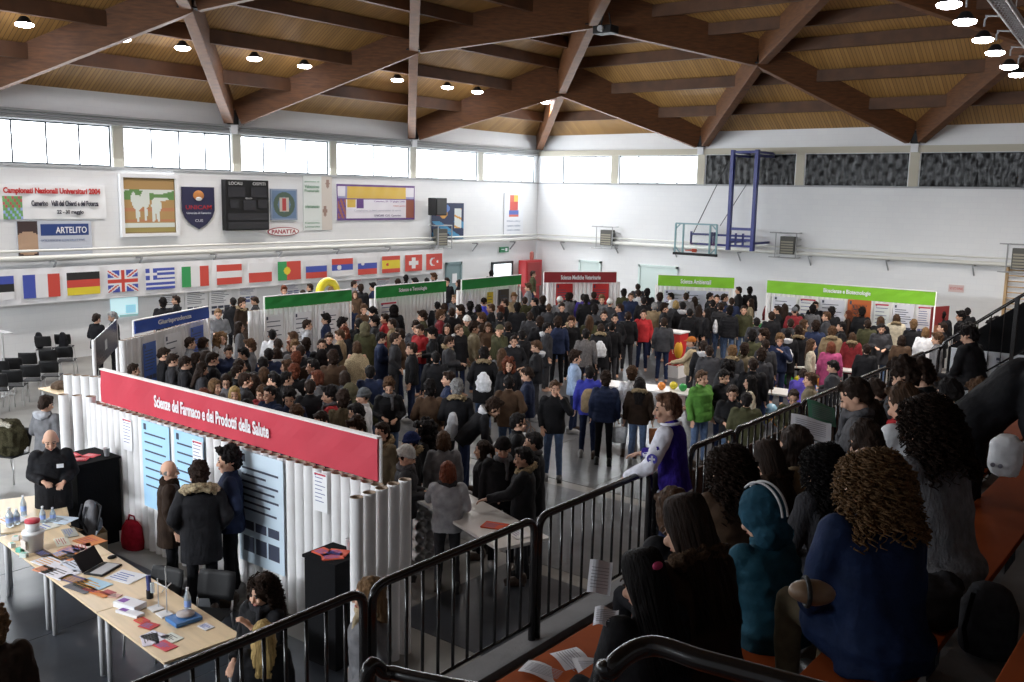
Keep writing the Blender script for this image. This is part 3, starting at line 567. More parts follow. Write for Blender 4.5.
g = MB(); cx = (xl_+xr_)/2; g.tube([(cx+.23*math.cos(a), -.55+.23*math.sin(a), zb2+.12) for a in [2*PI*k/20 for k in range(21)]], .014, 8); g.box((cx-.08, -.33, zb2+.03), (cx+.08, -.22, zb2+.17)); g.obj('hoop', flat(.5, .07, .03), r)
g = MB(); g.cyl(loc(692, 236), loc(717, 160)+V((0, 1, 0)), .018, n=6); g.cyl(loc(720, 226), loc(741, 184)+V((0, .5, 0)), .015, n=6); g.obj('stay_cable', BLACKP, r)
# sign and wall bars on the right of the back wall
q = ony(956, 292); r = thing('wall_sign', 'small red and white sign on the back wall right of the lime green banner', 'sign', (q.x, YB, q.z)); g = MB(); g.box((-.25, -.03, 0), (.25, 0, .25)); g.obj('board', flat(.65, .5, .48), r)
lettering('VIETATO FUMARE', (-.22, -.034, .08), (1, 0, 0), (0, 0, 1), .44, .09, flat(.5, .03, .03), r)
q = ony(1003, 320); r = thing('wall_bars', 'wooden gymnastic wall bars at the right end of the back wall', 'wall bars', (q.x, YB, 0)); 
for k in range(4): g = MB(); g.box((k*.95-.04, -.16, 0), (k*.95+.04, 0, 2.9)); g.obj('upright', mat('beech', (.5, .33, .16), .5), r)
for k in range(14): g = MB(); g.cyl((0, -.1, .3+k*.19), (2.85, -.1, .3+k*.19), .02, n=8); g.obj('rung', mat('beech'), r)
# ------------------------------------------------------------------ people: shapes
def rotx(a): return M.Rotation(a, 3, 'X')
def rotz(a): return M.Rotation(a, 3, 'Z')
JOBS = []
def cook(mb, mats, voxel=.011, smooth=3, ratio=.35, extra=None, name='m', disp=0, dscale=18):
    """melt the pieces of mb into one continuous surface"""
    me = mb.mesh('raw', mats[0]); o = bpy.data.objects.new('tmp', me); COL.objects.link(o)
    m = o.modifiers.new('r', 'REMESH'); m.mode = 'VOXEL'; m.voxel_size = voxel
    s = o.modifiers.new('s', 'SMOOTH'); s.iterations = smooth; s.factor = .5
    if ratio < 1: d = o.modifiers.new('d', 'DECIMATE'); d.ratio = ratio
    bpy.context.view_layer.update()
    r = bpy.data.meshes.new_from_object(o.evaluated_get(bpy.context.evaluated_depsgraph_get())); bpy.data.objects.remove(o); bpy.data.meshes.remove(me)
    r.materials.clear(); [r.materials.append(k) for k in mats]
    for p in r.polygons: p.use_smooth = True; p.material_index = 0
    if disp:
        nv = [v.normal.copy() for v in r.vertices]
        for v, n in zip(r.vertices, nv):
            p = v.co*dscale; v.co += n*disp*(noise.noise(p)+.5*noise.noise(p*2.3))
    if extra:
        bm = bmesh.new(); bm.from_mesh(r); e = extra.mesh('e', mats, True); bm.from_mesh(e); bm.to_mesh(r); bm.free(); bpy.data.meshes.remove(e)
    r.name = name; return r
# pose: root pelvis, legs, lean, arms given from the shoulder line in torso space, head yaw/pitch
POSES = {
 'a': dict(arms=[((.235, .03, 1.16), (.25, -.04, .9)), ((-.235, .03, 1.16), (-.25, -.06, .9))]),
 'f': dict(arms=[((.24, .02, 1.15), (.12, -.25, 1.1)), ((-.24, .02, 1.15), (-.1, -.27, 1.13))], pitch=.3),
 'k': dict(arms=[((.28, .07, 1.16), (.2, -.1, .97)), ((-.28, .07, 1.16), (-.2, -.1, .97))]),
 'p': dict(arms=[((.27, -.12, 1.22), (.12, -.13, 1.47)), ((-.24, .04, 1.15), (-.2, -.12, .95))], yaw=.2),
 'x': dict(arms=[((.25, -.02, 1.17), (-.08, -.2, 1.2)), ((-.25, -.02, 1.17), (.08, -.22, 1.16))]),
 'r': dict(arms=[((.24, -.18, 1.2), (.16, -.45, 1.12)), ((-.25, .03, 1.15), (-.2, -.2, 1.05))], pitch=.15),
 'b': dict(lean=.75, arms=[((.22, -.2, 1.2), (.15, -.42, 1.1)), ((-.22, -.2, 1.2), (-.15, -.42, 1.1))], pitch=.1),
 'c': dict(arms=[((.26, -.1, 1.16), (.06, -.2, 1.36)), ((-.24, 0, 1.13), (-.12, -.24, 1.02))], pitch=.2),
 'v': dict(lean=.12, arms=[((.26, -.12, 1.15), (.24, -.37, 1.02)), ((-.25, -.06, 1.15), (-.28, -.36, 1.12))], yaw=.45),
 's': dict(sit=1, lean=.22, arms=[((.23, -.1, 1.15), (.08, -.32, 1.02)), ((-.23, -.1, 1.15), (-.06, -.34, 1.03))], pitch=.35),
 'q': dict(sit=1, lean=.12, arms=[((.23, -.12, 1.15), (.1, -.36, 1.16)), ((-.23, -.12, 1.15), (-.1, -.36, 1.18))], pitch=.45),
 't': dict(sit=1, lean=.1, arms=[((.24, -.02, 1.14), (.16, -.28, 1.0)), ((-.24, -.02, 1.14), (-.16, -.28, 1.0))], yaw=-.55),
 'g': dict(sit=1, lean=.5, arms=[((.22, -.14, 1.16), (.05, -.34, 1.12)), ((-.22, -.14, 1.16), (-.05, -.34, 1.12))], pitch=.3),
}
def pose_data(k):
    P = POSES[k]; sit = P.get('sit', 0); ln = P.get('lean', 0); pel = V((0, 0, .52 if sit else .95))
    def T(p): q = V(p)-V((0, 0, .95)); return pel + rotx(ln) @ q
    if sit:
        hips = [V((s*.09, -.02, .52)) for s in (1, -1)]; knees = [V((s*.12, -.46, .52)) for s in (1, -1)]; ank = [V((.13, -.42, .09)), V((-.13, -.5, .09))]
    else:
        hips = [V((s*.09, 0, .92)) for s in (1, -1)]; knees = [V((.1, -.03, .5)), V((-.1, .0, .5))]; ank = [V((.12, -.03, .08)), V((-.12, .05, .08))]
    hc = T((0, -.015, 1.6)); Rh = rotx(ln*.4) @ rotz(P.get('yaw', 0)) @ rotx(P.get('pitch', .05))
    Hm = M.Translation(hc) @ Rh.to_4x4() @ M.Scale(1.1, 4)
    return dict(T=T, pel=pel, hips=hips, knees=knees, ank=ank, Hm=Hm, hc=hc, arms=[(T(e), T(w)) for e, w in P['arms']], sh=[T((.165, 0, 1.41)), T((-.165, 0, 1.41))], sit=sit, R=rotx(ln))
def hand(mb, w, d, side, k):
    """palm, four unequal bent fingers and a thumb from the side of the palm"""
    d = d.normalized(); up = V((0, 0, 1)) if abs(d.z) < .8 else V((side*-1.0, 0, 0)); s = d.cross(up).normalized()*side; n = s.cross(d)*side
    if abs(d.z) > .8: s = V((0, -1, 0)); n = d.cross(s)*side
    palm = w+d*.045
    R_ = M((s, d, n)).transposed(); mb.ell(palm, (.038, .05, .016), 10, 8, R_)
    for i, (off, L_) in enumerate(((.028, .068), (.01, .078), (-.009, .072), (-.027, .056))):
        a = w+d*.085+s*off; b = a+d*L_*.5+n*-.008+s*off*.25; c = b+d*L_*.38-n*.028; mb.cap(a-d*.02, b, .0095, .0088, 8); mb.cap(b, c, .0088, .0075, 8)
    a = w+d*.03+s*.032; b = a+s*.028+d*.022-n*.008; mb.cap(a, b, .012, .0105, 8); mb.cap(b, b+d*.028+s*.006-n*.008, .0105, .009, 8)
CACHE = {}
def loft(mb, T, rows, n=20, puff=0):
    rs = []
    if puff:
        out = []
        for (a, b) in zip(rows, rows[1:]):
            st = max(2, int((b[0]-a[0])/.018))
            for i in range(st): t = i/st; out.append(tuple(x+(y-x)*t for x, y in zip(a, b)))
        out.append(rows[-1]); rows = [(z, rx*(1+puff*abs(math.sin(z*PI/.085))), ry*(1+puff*abs(math.sin(z*PI/.085))), cy) for z, rx, ry, cy in out]
    for z, rx, ry, cy in rows:
        rs.append([T((rx*math.copysign(abs(math.cos(a))**.8, math.cos(a)), cy+ry*math.sin(a), z)) for a in [2*PI*k/n for k in range(n)]])
    mb.rings(rs)
def body_mesh(pk):
    key = ('body', pk)
    if key in CACHE: return CACHE[key]
    D = pose_data(pk); T = D['T']; mb = MB()
    loft(mb, T, [(.86, .13, .1, 0), (.98, .145, .1, 0), (1.1, .125, .085, 0), (1.3, .15, .1, 0), (1.4, .15, .085, .005), (1.46, .06, .055, 0)], 14)
    mb.cap(T((0, .01, 1.42)), D['Hm'] @ V((0, .015, -.06)), .055, .05, 10)
    for i in (0, 1):
        mb.cap(D['hips'][i], D['knees'][i], .075, .05, 10); mb.cap(D['knees'][i], D['ank'][i], .05, .035, 10); mb.ell(D['ank'][i]+V((0, -.06, -.035)), (.04, .11, .035), 10, 6)
        e, w = D['arms'][i]; mb.cap(D['sh'][i], e, .048, .038, 10); mb.cap(e, w, .038, .026, 10); hand(mb, w, (w-e), 1 if i == 0 else -1, i)
    Hm = D['Hm']; R_ = Hm.to_3x3()
    def hp(*p): return Hm @ V(p)
    mb.ell(hp(0, .012, .025), (.076, .094, .1), 14, 10, R_); mb.ell(hp(0, -.022, -.045), (.056, .066, .07), 12, 8, R_); mb.ell(hp(0, -.055, -.095), (.026, .026, .022), 8, 6, R_)
    mb.cap(hp(0, -.083, .012), hp(0, -.102, -.03), .01, .0155, 8)
    for s in (1, -1): mb.ell(hp(s*.078, .012, -.012), (.012, .022, .034), 8, 6, R_); mb.ell(hp(s*.038, -.072, -.03), (.022, .02, .022), 8, 6, R_)
    ex = MB(); ex.mi = 1
    for s in (1, -1):
        ex.ell(hp(s*.031, -.083, .005), (.0135, .008, .0075), 8, 6, R_); ex.tube([hp(s*.014, -.089, .026), hp(s*.034, -.088, .033), hp(s*.052, -.078, .025)], .0045, 6)
    ex.mi = 2; ex.tube([hp(-.024, -.082, -.066), hp(0, -.092, -.067), hp(.024, -.082, -.066)], .0058, 6)
    CACHE[key] = cook(mb, [SKIN, EYEM, LIPM], .0085, 2, .42, ex, 'body_'+pk); return CACHE[key]
def coat_mesh(pk, ck):
    key = ('coat', pk, ck)
    if key in CACHE: return CACHE[key]
    D = pose_data(pk); T = D['T']; mb = MB(); f = {'j': 1.12, 'p': 1.22, 'u': 1.25, 'w': 1.0, 's': 1.08, 'c': 1.25}[ck]
    hem = .84 if ck in 'jwsu' else .66
    if D['sit']: hem = .85
    loft(mb, T, [(hem, .18*f, .135*f, .01), (.95, .178*f, .13*f, 0), (1.08, .165*f, .122*f, 0), (1.22, .18*f, .13*f, 0), (1.34, .185*f, .125*f, 0), (1.41, .15*f, .1*f, .008), (1.455, .085, .08, .01), (1.5, .082 if ck != 'w' else .06, .078 if ck != 'w' else .055, .01)], 24, .055 if ck == 'u' else 0)
    for i in (0, 1):
        e, w = D['arms'][i]; s = D['sh'][i]; w2 = w-(w-e).normalized()*.015
        if ck == 'u':
            for a, b, r0, r1 in ((s, e, .083, .075), (e, w2, .075, .06)):
                N = 6
                for k in range(N): t = (k+.5)/N; mb.ell(a+(b-a)*t, (r0+(r1-r0)*t), 12, 8)
                mb.cap(a, b, r0*.88, r1*.88, 12)
        else:
            mb.cap(s, e, .07*f, .058*f, 12); mb.cyl(e, w2, .058*f, .046*f, 12); mb.ell(e, .058*f, 12, 6)
            mb.cyl(w2-(w2-e)*.12, w2, .05*f, .05*f, 12)
    if D['sit']:
        for i in (0, 1): mb.cap(D['hips'][i]+V((0, 0, .0)), D['hips'][i]*.55+D['knees'][i]*.45+V((0, 0, .015)), .105*f, .1*f, 12)
        mb.ell(D['pel']+V((0, .02, .02)), (.19*f, .15*f, .1), 14, 8)
    elif POSES[pk].get('lean', 0) < .3 and ck == 'p': pass
    if ck == 'c':    # shawl wrapped round shoulders and arms
        mb = MB(); loft(mb, T, [(.62, .27, .25, .02), (.9, .29, .25, .01), (1.15, .3, .24, 0), (1.33, .26, .19, 0), (1.43, .15, .12, .01), (1.49, .09, .085, .01)], 26)
    CACHE[key] = cook(mb, [SHELL if ck in 'ujp' else (KNIT if ck == 'w' else (FURM if ck == 'c' else CLOTH))], .013, 2, .4, None, 'coat_'+pk+ck, .012 if ck != 'c' else .02, 9); return CACHE[key]
def trouser_mesh(pk):
    sit = POSES[pk].get('sit', 0); key = ('tr', sit)
    if key in CACHE: return CACHE[key]
    D = pose_data(pk); mb = MB()
    mb.ell(D['pel']+V((0, .01, -.03)), (.158, .12, .12), 14, 8)
    for i in (0, 1):
        mb.cap(D['hips'][i], D['knees'][i], .088, .062, 12); mb.cyl(D['knees'][i], D['ank'][i]+V((0, 0, .01)), .062, .05, 12); mb.ell(D['knees'][i], .063, 12, 6)
    CACHE[key] = cook(mb, [CLOTH], .014, 2, .45, None, 'trousers', .008, 11); return CACHE[key]
def shoe_mesh(): 
    if 'shoe' in CACHE: return CACHE['shoe']
    mb = MB(); mb.ell((0, -.05, .0), (.055, .155, .06), 14, 8); mb.ell((0, .03, .045), (.047, .07, .07), 12, 8); mb.box((-.045, -.18, -.06), (.045, .075, -.035))
    mb.ell((0, -.05, -.02), (.052, .148, .03), 14, 8); CACHE['shoe'] = cook(mb, [LEATHER], .012, 2, .6, None, 'shoe'); return CACHE['shoe']
def hair_mesh(h):
    key = ('hair', h)
    if key in CACHE: return CACHE[key]
    mb = MB(); rr = random.Random(hash_(h)); mt = HAIRM; dp, ds, vx, rt = .012, 30, .009, .5
    def capm(g=1.0, up=0): mb.ell((0, .026, .036+up), (.084*g, .1*g, .104*g), 16, 12)
    if h == 's': capm(); mb.ell((0, .075, -.02), (.065, .045, .065), 12, 8); mb.ell((0, -.05, .105), (.055, .035, .028), 10, 6); [mb.ell((s*.072, .01, .03), (.015, .035, .045), 8, 6) for s in (1, -1)]
    elif h == 'f': capm(1.12, .02); mb.ell((0, .085, -.02), (.075, .05, .07), 12, 8); mb.ell((0, -.055, .12), (.065, .045, .04), 10, 6); mt = CURLM; dp = .03
    elif h in 'lp':
        capm(1.04); [mb.ell((s*.074, .02, -.04), (.026, .05, .12), 10, 8) for s in (1, -1)]
        if h == 'l':
            loft(mb, lambda p: V(p), [(-.36, .075, .022, .1), (-.28, .1, .04, .095), (-.15, .105, .06, .075), (-.02, .095, .07, .05), (.06, .08, .06, .03)], 16)
            [mb.cap((s*.085, -.005, -.02), (s*.09, -.03, -.24), .026, .018, 8) for s in (1, -1)]
        else: mb.ell((0, .135, .02), (.035, .045, .035), 10, 8); mb.cap((0, .14, .01), (0, .16, -.2), .032, .016, 10)
    elif h == 'o': capm(1.08); mb.ell((0, .06, -.045), (.092, .07, .08), 14, 8); [mb.ell((s*.074, .0, -.035), (.028, .05, .085), 10, 8) for s in (1, -1)]; mb.ell((0, -.06, .1), (.06, .03, .03), 10, 6)
    elif h in 'cC':
        mt = CURLM; g = 1.0 if h == 'c' else 1.25; dp = .028 if h == 'c' else .035; ds = 22
        for k in range(90 if h == 'c' else 130):
            a = rr.uniform(0, 2*PI); z = rr.uniform(-.2*g, .14); r = .1*g*(1 if z < .03 else math.sqrt(max(0, 1-((z-.03)/.13)**2)))
            x, y = r*math.cos(a), .03+r*math.sin(a)
            if y < -.045 and z < .075: continue
            mb.ell((x, y, z), rr.uniform(.026, .042)*g, 8, 6)
        mb.ell((0, .04, .02), (.095*g, .095*g, .12), 12, 8); mb.ell((0, .06, -.1), (.09*g, .06*g, .1), 12, 8)
    elif h == 'n': mt = KNIT; dp = .004; mb.ell((0, .02, .052), (.088, .105, .1), 16, 12); mb.tube([(.088*math.cos(a), .018+.104*math.sin(a), .04+.012*math.sin(a)) for a in [2*PI*k/24 for k in range(25)]], .016, 8)
    elif h == 'k': mt = CLOTH; dp = .002; mb.ell((0, .02, .055), (.086, .1, .085), 16, 12); mb.ell((0, -.095, .055), (.06, .06, .01), 12, 6)
    elif h == 'h': mt = CLOTH; dp = .01; mb.ell((0, .05, .03), (.12, .125, .14), 18, 12); mb.ell((0, .08, -.1), (.12, .09, .08), 14, 8)
    elif h == 'b': mt = HAIRM; dp = .002; [mb.ell((s*.072, .035, -.005), (.008, .04, .028), 8, 6) for s in (1, -1)]; mb.ell((0, .098, -.01), (.05, .012, .03), 10, 6); vx = .006
    me = cook(mb, [mt], vx, 2, rt, None, 'hair_'+h, dp, ds)
    if h in 'sflopcC':        # clear the face
        bm = bmesh.new(); bm.from_mesh(me)
        for v in bm.verts:
            if abs(v.co.x) < .062 and v.co.y < -.06 and -.13 < v.co.z < .062: v.co.y += .035
        bm.to_mesh(me); bm.free()
    CACHE[key] = me; return me
def hash_(s): return sum(ord(c)*(i+7) for i, c in enumerate(s))
def acc_mesh(k):
    if ('acc', k) in CACHE: return CACHE[('acc', k)]
    mb = MB()
    if k == 'F': mb.tube([(.115*math.cos(a), .03+.1*math.sin(a), .0-.05*math.sin(a)*-1) for a in [2*PI*i/24 for i in range(25)]], .04, 10); me = cook(mb, [FURM], .012, 1, .6, None, 'fur_collar', .03, 30)
    elif k == 'S': mb.tube([(.085*math.cos(a), .0+.085*math.sin(a), .01+.01*math.sin(a*2)) for a in [2*PI*i/24 for i in range(25)]], .036, 10); mb.cap((.05, -.09, -.0), (.06, -.14, -.22), .03, .028, 8); me = cook(mb, [KNIT], .012, 2, .5, None, 'scarf', .012, 20)
    elif k == 'H': mb.ell((0, .1, .0), (.13, .075, .07), 14, 8); mb.tube([(.115*math.cos(a), .06+.1*math.sin(a), .03) for a in [PI*i/14-0.1 for i in range(16)]], .03, 8); me = cook(mb, [CLOTH], .012, 2, .5, None, 'hood', .01, 14)
    elif k == 'G':
        for s in (1, -1): mb.tube([(s*.034+.02*math.cos(a), -.1, .004+.016*math.sin(a)) for a in [2*PI*i/12 for i in range(13)]], .0028, 6); mb.tube([(s*.054, -.1, .008), (s*.08, 0, .002)], .0025, 6)
        mb.tube([(-.014, -.103, .006), (.014, -.103, .006)], .0028, 6); me = mb.mesh('glasses', BLACKP)
    elif k == 'W': # white drawstring bag
        loft(mb, lambda p: V(p), [(0, .1, .03, 0), (.04, .15, .07, 0), (.2, .16, .08, 0), (.34, .11, .05, 0), (.42, .03, .02, 0)], 16); me = cook(mb, [CLOTH], .014, 2, .5, None, 'bag', .02, 12)
    elif k == 'B':
        loft(mb, lambda p: V(p), [(0, .12, .06, 0), (.05, .15, .09, 0), (.3, .15, .09, 0), (.42, .1, .06, 0), (.45, .05, .03, 0)], 16); mb.ell((0, .085, .13), (.11, .05, .1), 12, 8); me = cook(mb, [CLOTH], .013, 2, .5, None, 'backpack', .006, 14)
    CACHE[('acc', k)] = me; return me

# colour words -> colour
CW = dict(black=(.012, .012, .014), darkgrey=(.04, .04, .045), grey=(.16, .16, .17), lightgrey=(.42, .43, .46), white=(.72, .73, .76), navy=(.018, .026, .06), blue=(.05, .06, .42), purple=(.07, .05, .3),
          brown=(.075, .045, .028), darkbrown=(.03, .018, .012), tan=(.27, .2, .12), beige=(.42, .34, .22), cream=(.6, .54, .42), olive=(.06, .06, .03), green=(.1, .26, .05), red=(.4, .03, .035), darkred=(.17, .02, .025),
          pink=(.45, .08, .2), lightblue=(.25, .33, .47), denim=(.1, .15, .26), teal=(.02, .08, .12), yellow=(.6, .42, .05), orange=(.45, .12, .03), ginger=(.2, .075, .025), blond=(.36, .24, .1), striped=(.13, .12, .12), khaki=(.17, .14, .09))
HC = dict(K=('black', (.008, .006, .006)), D=('dark brown', (.022, .012, .008)), B=('brown', (.065, .034, .018)), L=('light brown', (.15, .085, .04)), R=('reddish', (.12, .035, .018)), Y=('blond', (.36, .25, .1)), G=('grey', (.22, .22, .22)),
          N=('navy', (.02, .03, .1)), W=('white', (.6, .6, .58)), E=('grey', (.12, .13, .14)), X=('olive', (.1, .09, .055)), T=('teal', (.02, .07, .11)), O=('orange', (.4, .13, .03)))
HT = dict(s='short %s hair', f='bushy %s hair', l='long %s hair', p='tied %s hair', o='chin length %s hair', c='curly %s hair', C='big curly %s hair', n='%s knitted hat', k='%s cap', h='%s hood up', b='bald head')
CT = dict(j='jacket', p='parka', u='puffer jacket', w='sweater', s='suit', c='fur shawl')
SK = (.62, .37, .26)
def tint(c, r): k = r.uniform(.8, 1.22); return tuple(min(1, x*k) for x in c)
PEOPLE = []
def person(pos, yaw, pose, hair, hcol, coat, ccol, trousers='navy', acc='', scale=1.0, label='', group=None, shoes=True, skin=SK, acol=None):
    rr = random.Random(int(pos[0]*977+pos[1]*131)); D = pose_data(pose)
    t = thing('person', label, 'person', pos, yaw, group); t.scale = (scale*rr.uniform(.96, 1.04),)*2+(scale,)
    link('body', body_mesh(pose), t, color=tint(skin, rr)); link('coat' if coat in 'pjuc' else ('sweater' if coat == 'w' else 'jacket'), coat_mesh(pose, coat), t, color=tint(CW[ccol], rr))
    link('trousers', trouser_mesh(pose), t, color=tint(CW[trousers], rr))
    if shoes:
        for i in (0, 1): link('shoe', shoe_mesh(), t, D['ank'][i]+V((0, 0, -.018)), rr.choice(((.02, .02, .02), (.05, .03, .02), (.3, .3, .3))))
    h = link({'n': 'knitted_hat', 'k': 'cap', 'h': 'hood'}.get(hair, 'hair'), hair_mesh(hair), t, color=tint(HC[hcol][1], rr)); h.matrix_local = D['Hm']
    if hair in 'nk': h2 = link('hair', hair_mesh('b'), t, color=HC['D'][1]); h2.matrix_local = D['Hm']
    nk = D['T']((0, .0, 1.47))
    for a in acc:
        cc = {'F': (.33, .25, .15), 'S': (.12, .12, .13), 'H': (.5, .5, .52)}.get(a)
        if acol and a in acol: cc = CW[acol[a]]
        if a in 'FSH': o = link({'F': 'fur_collar', 'S': 'scarf', 'H': 'hood'}[a], acc_mesh(a), t, nk-V((0, 0, .0 if a != 'H' else .02)), cc); o.rotation_euler = (POSES[pose].get('lean', 0), 0, 0)
        elif a == 'G': o = link('glasses', acc_mesh('G'), t); o.matrix_local = D['Hm']
    PEOPLE.append(t); return t
def dirs(x, y):
    tw = V((-x, -y, 0)).normalized(); rt = V((-tw.y, tw.x, 0))   # towards the camera; rt: the way that reads as 'right' in the photo
    if rt.dot(RX_right) < 0: rt = -rt
    return tw, rt
RX_right = V((.783, .621, 0))
def yaw_of(x, y, f):
    tw, rt = dirs(x, y); d = V((0, 0, 0))
    for c in f: d += {'t': tw, 'a': -tw, 'l': -rt, 'r': rt}[c]
    return math.atan2(d.x, -d.y)
def smooth(ps, n=6):
    out = []
    for i in range(len(ps)-1):
        p0, p1, p2, p3 = ps[max(i-1, 0)], ps[i], ps[i+1], ps[min(i+2, len(ps)-1)]
        for k in range(n): t = k/n; out.append(.5*((2*p1)+(p2-p0)*t+(2*p0-5*p1+4*p2-p3)*t*t+(3*p1-p0-3*p2+p3)*t**3))
    return out+[ps[-1]]
# ------------------------------------------------------------------ hair close enough to show its curls and strands
def curls_mesh():
    if 'curls' in CACHE: return CACHE['curls']
    g = MB(); rr = random.Random(4); g.ell((0, .03, .02), (.1, .11, .125), 18, 12); g.ell((0, .06, -.12), (.115, .08, .12), 16, 10)
    for k in range(1150):
        a = rr.uniform(0, 2*PI); z = rr.uniform(-.2, .14); r = .108*(1 if z < .03 else math.sqrt(max(.02, 1-((z-.03)/.125)**2)))
        x, y = r*math.cos(a), .03+r*math.sin(a)
        if y < -.025 and z < .12: continue
        if z < -.1 and y < .0: y *= .5
        L_ = rr.uniform(.05, .13); cr = rr.uniform(.006, .02); ph = rr.uniform(0, 6); out = V((x, y-.03, 0)).normalized() if abs(x)+abs(y) > .01 else V((0, 1, 0)); e1 = out.cross(Z)
        g.tube([V((x, y, z))+out*(.01+cr*math.sin(ph+t*1.35)+.003*t)+e1*(cr*math.cos(ph+t*1.35))-Z*(L_*t/9) for t in range(10)], rr.choice((.0022, .003, .004)), 4)
    CACHE['curls'] = g.mesh('hair_curls', CURLM, True); return CACHE['curls']
def strands_mesh():
    if 'strands' in CACHE: return CACHE['strands']
    g = MB(); rr = random.Random(9); g.ell((0, .028, .036), (.086, .102, .106), 18, 12); g.ell((0, .075, -.1), (.1, .055, .14), 16, 10)
    for k in range(330):
        a = rr.uniform(-.25, PI+.25); top = V((.015*math.cos(a), .03+.01*math.sin(a), .142)); s = V((.092*math.cos(a), .03+.1*math.sin(a), .04)); m_ = V((.1*math.cos(a), .04+.09*max(.1, math.sin(a)), -.12)); e = V((.1*math.cos(a)*rr.uniform(.7, 1.15), .06+.07*max(0, math.sin(a)), -rr.uniform(.26, .4)))
        g.tube(smooth([top, (top+s)*.5+V((.022*math.cos(a), .022*math.sin(a), .035)), s, m_+V((rr.uniform(-.006, .006),)*3), e], 3), lambda t: .0065*(1-t*.7), 5)
    CACHE['strands'] = g.mesh('hair_strands', HAIRM, True); return CACHE['strands']
HT.update(); 
_hm = hair_mesh
def hair_mesh(h):
    if h == 'Q': return curls_mesh()
    if h == 'Z': return strands_mesh()
    return _hm(h)
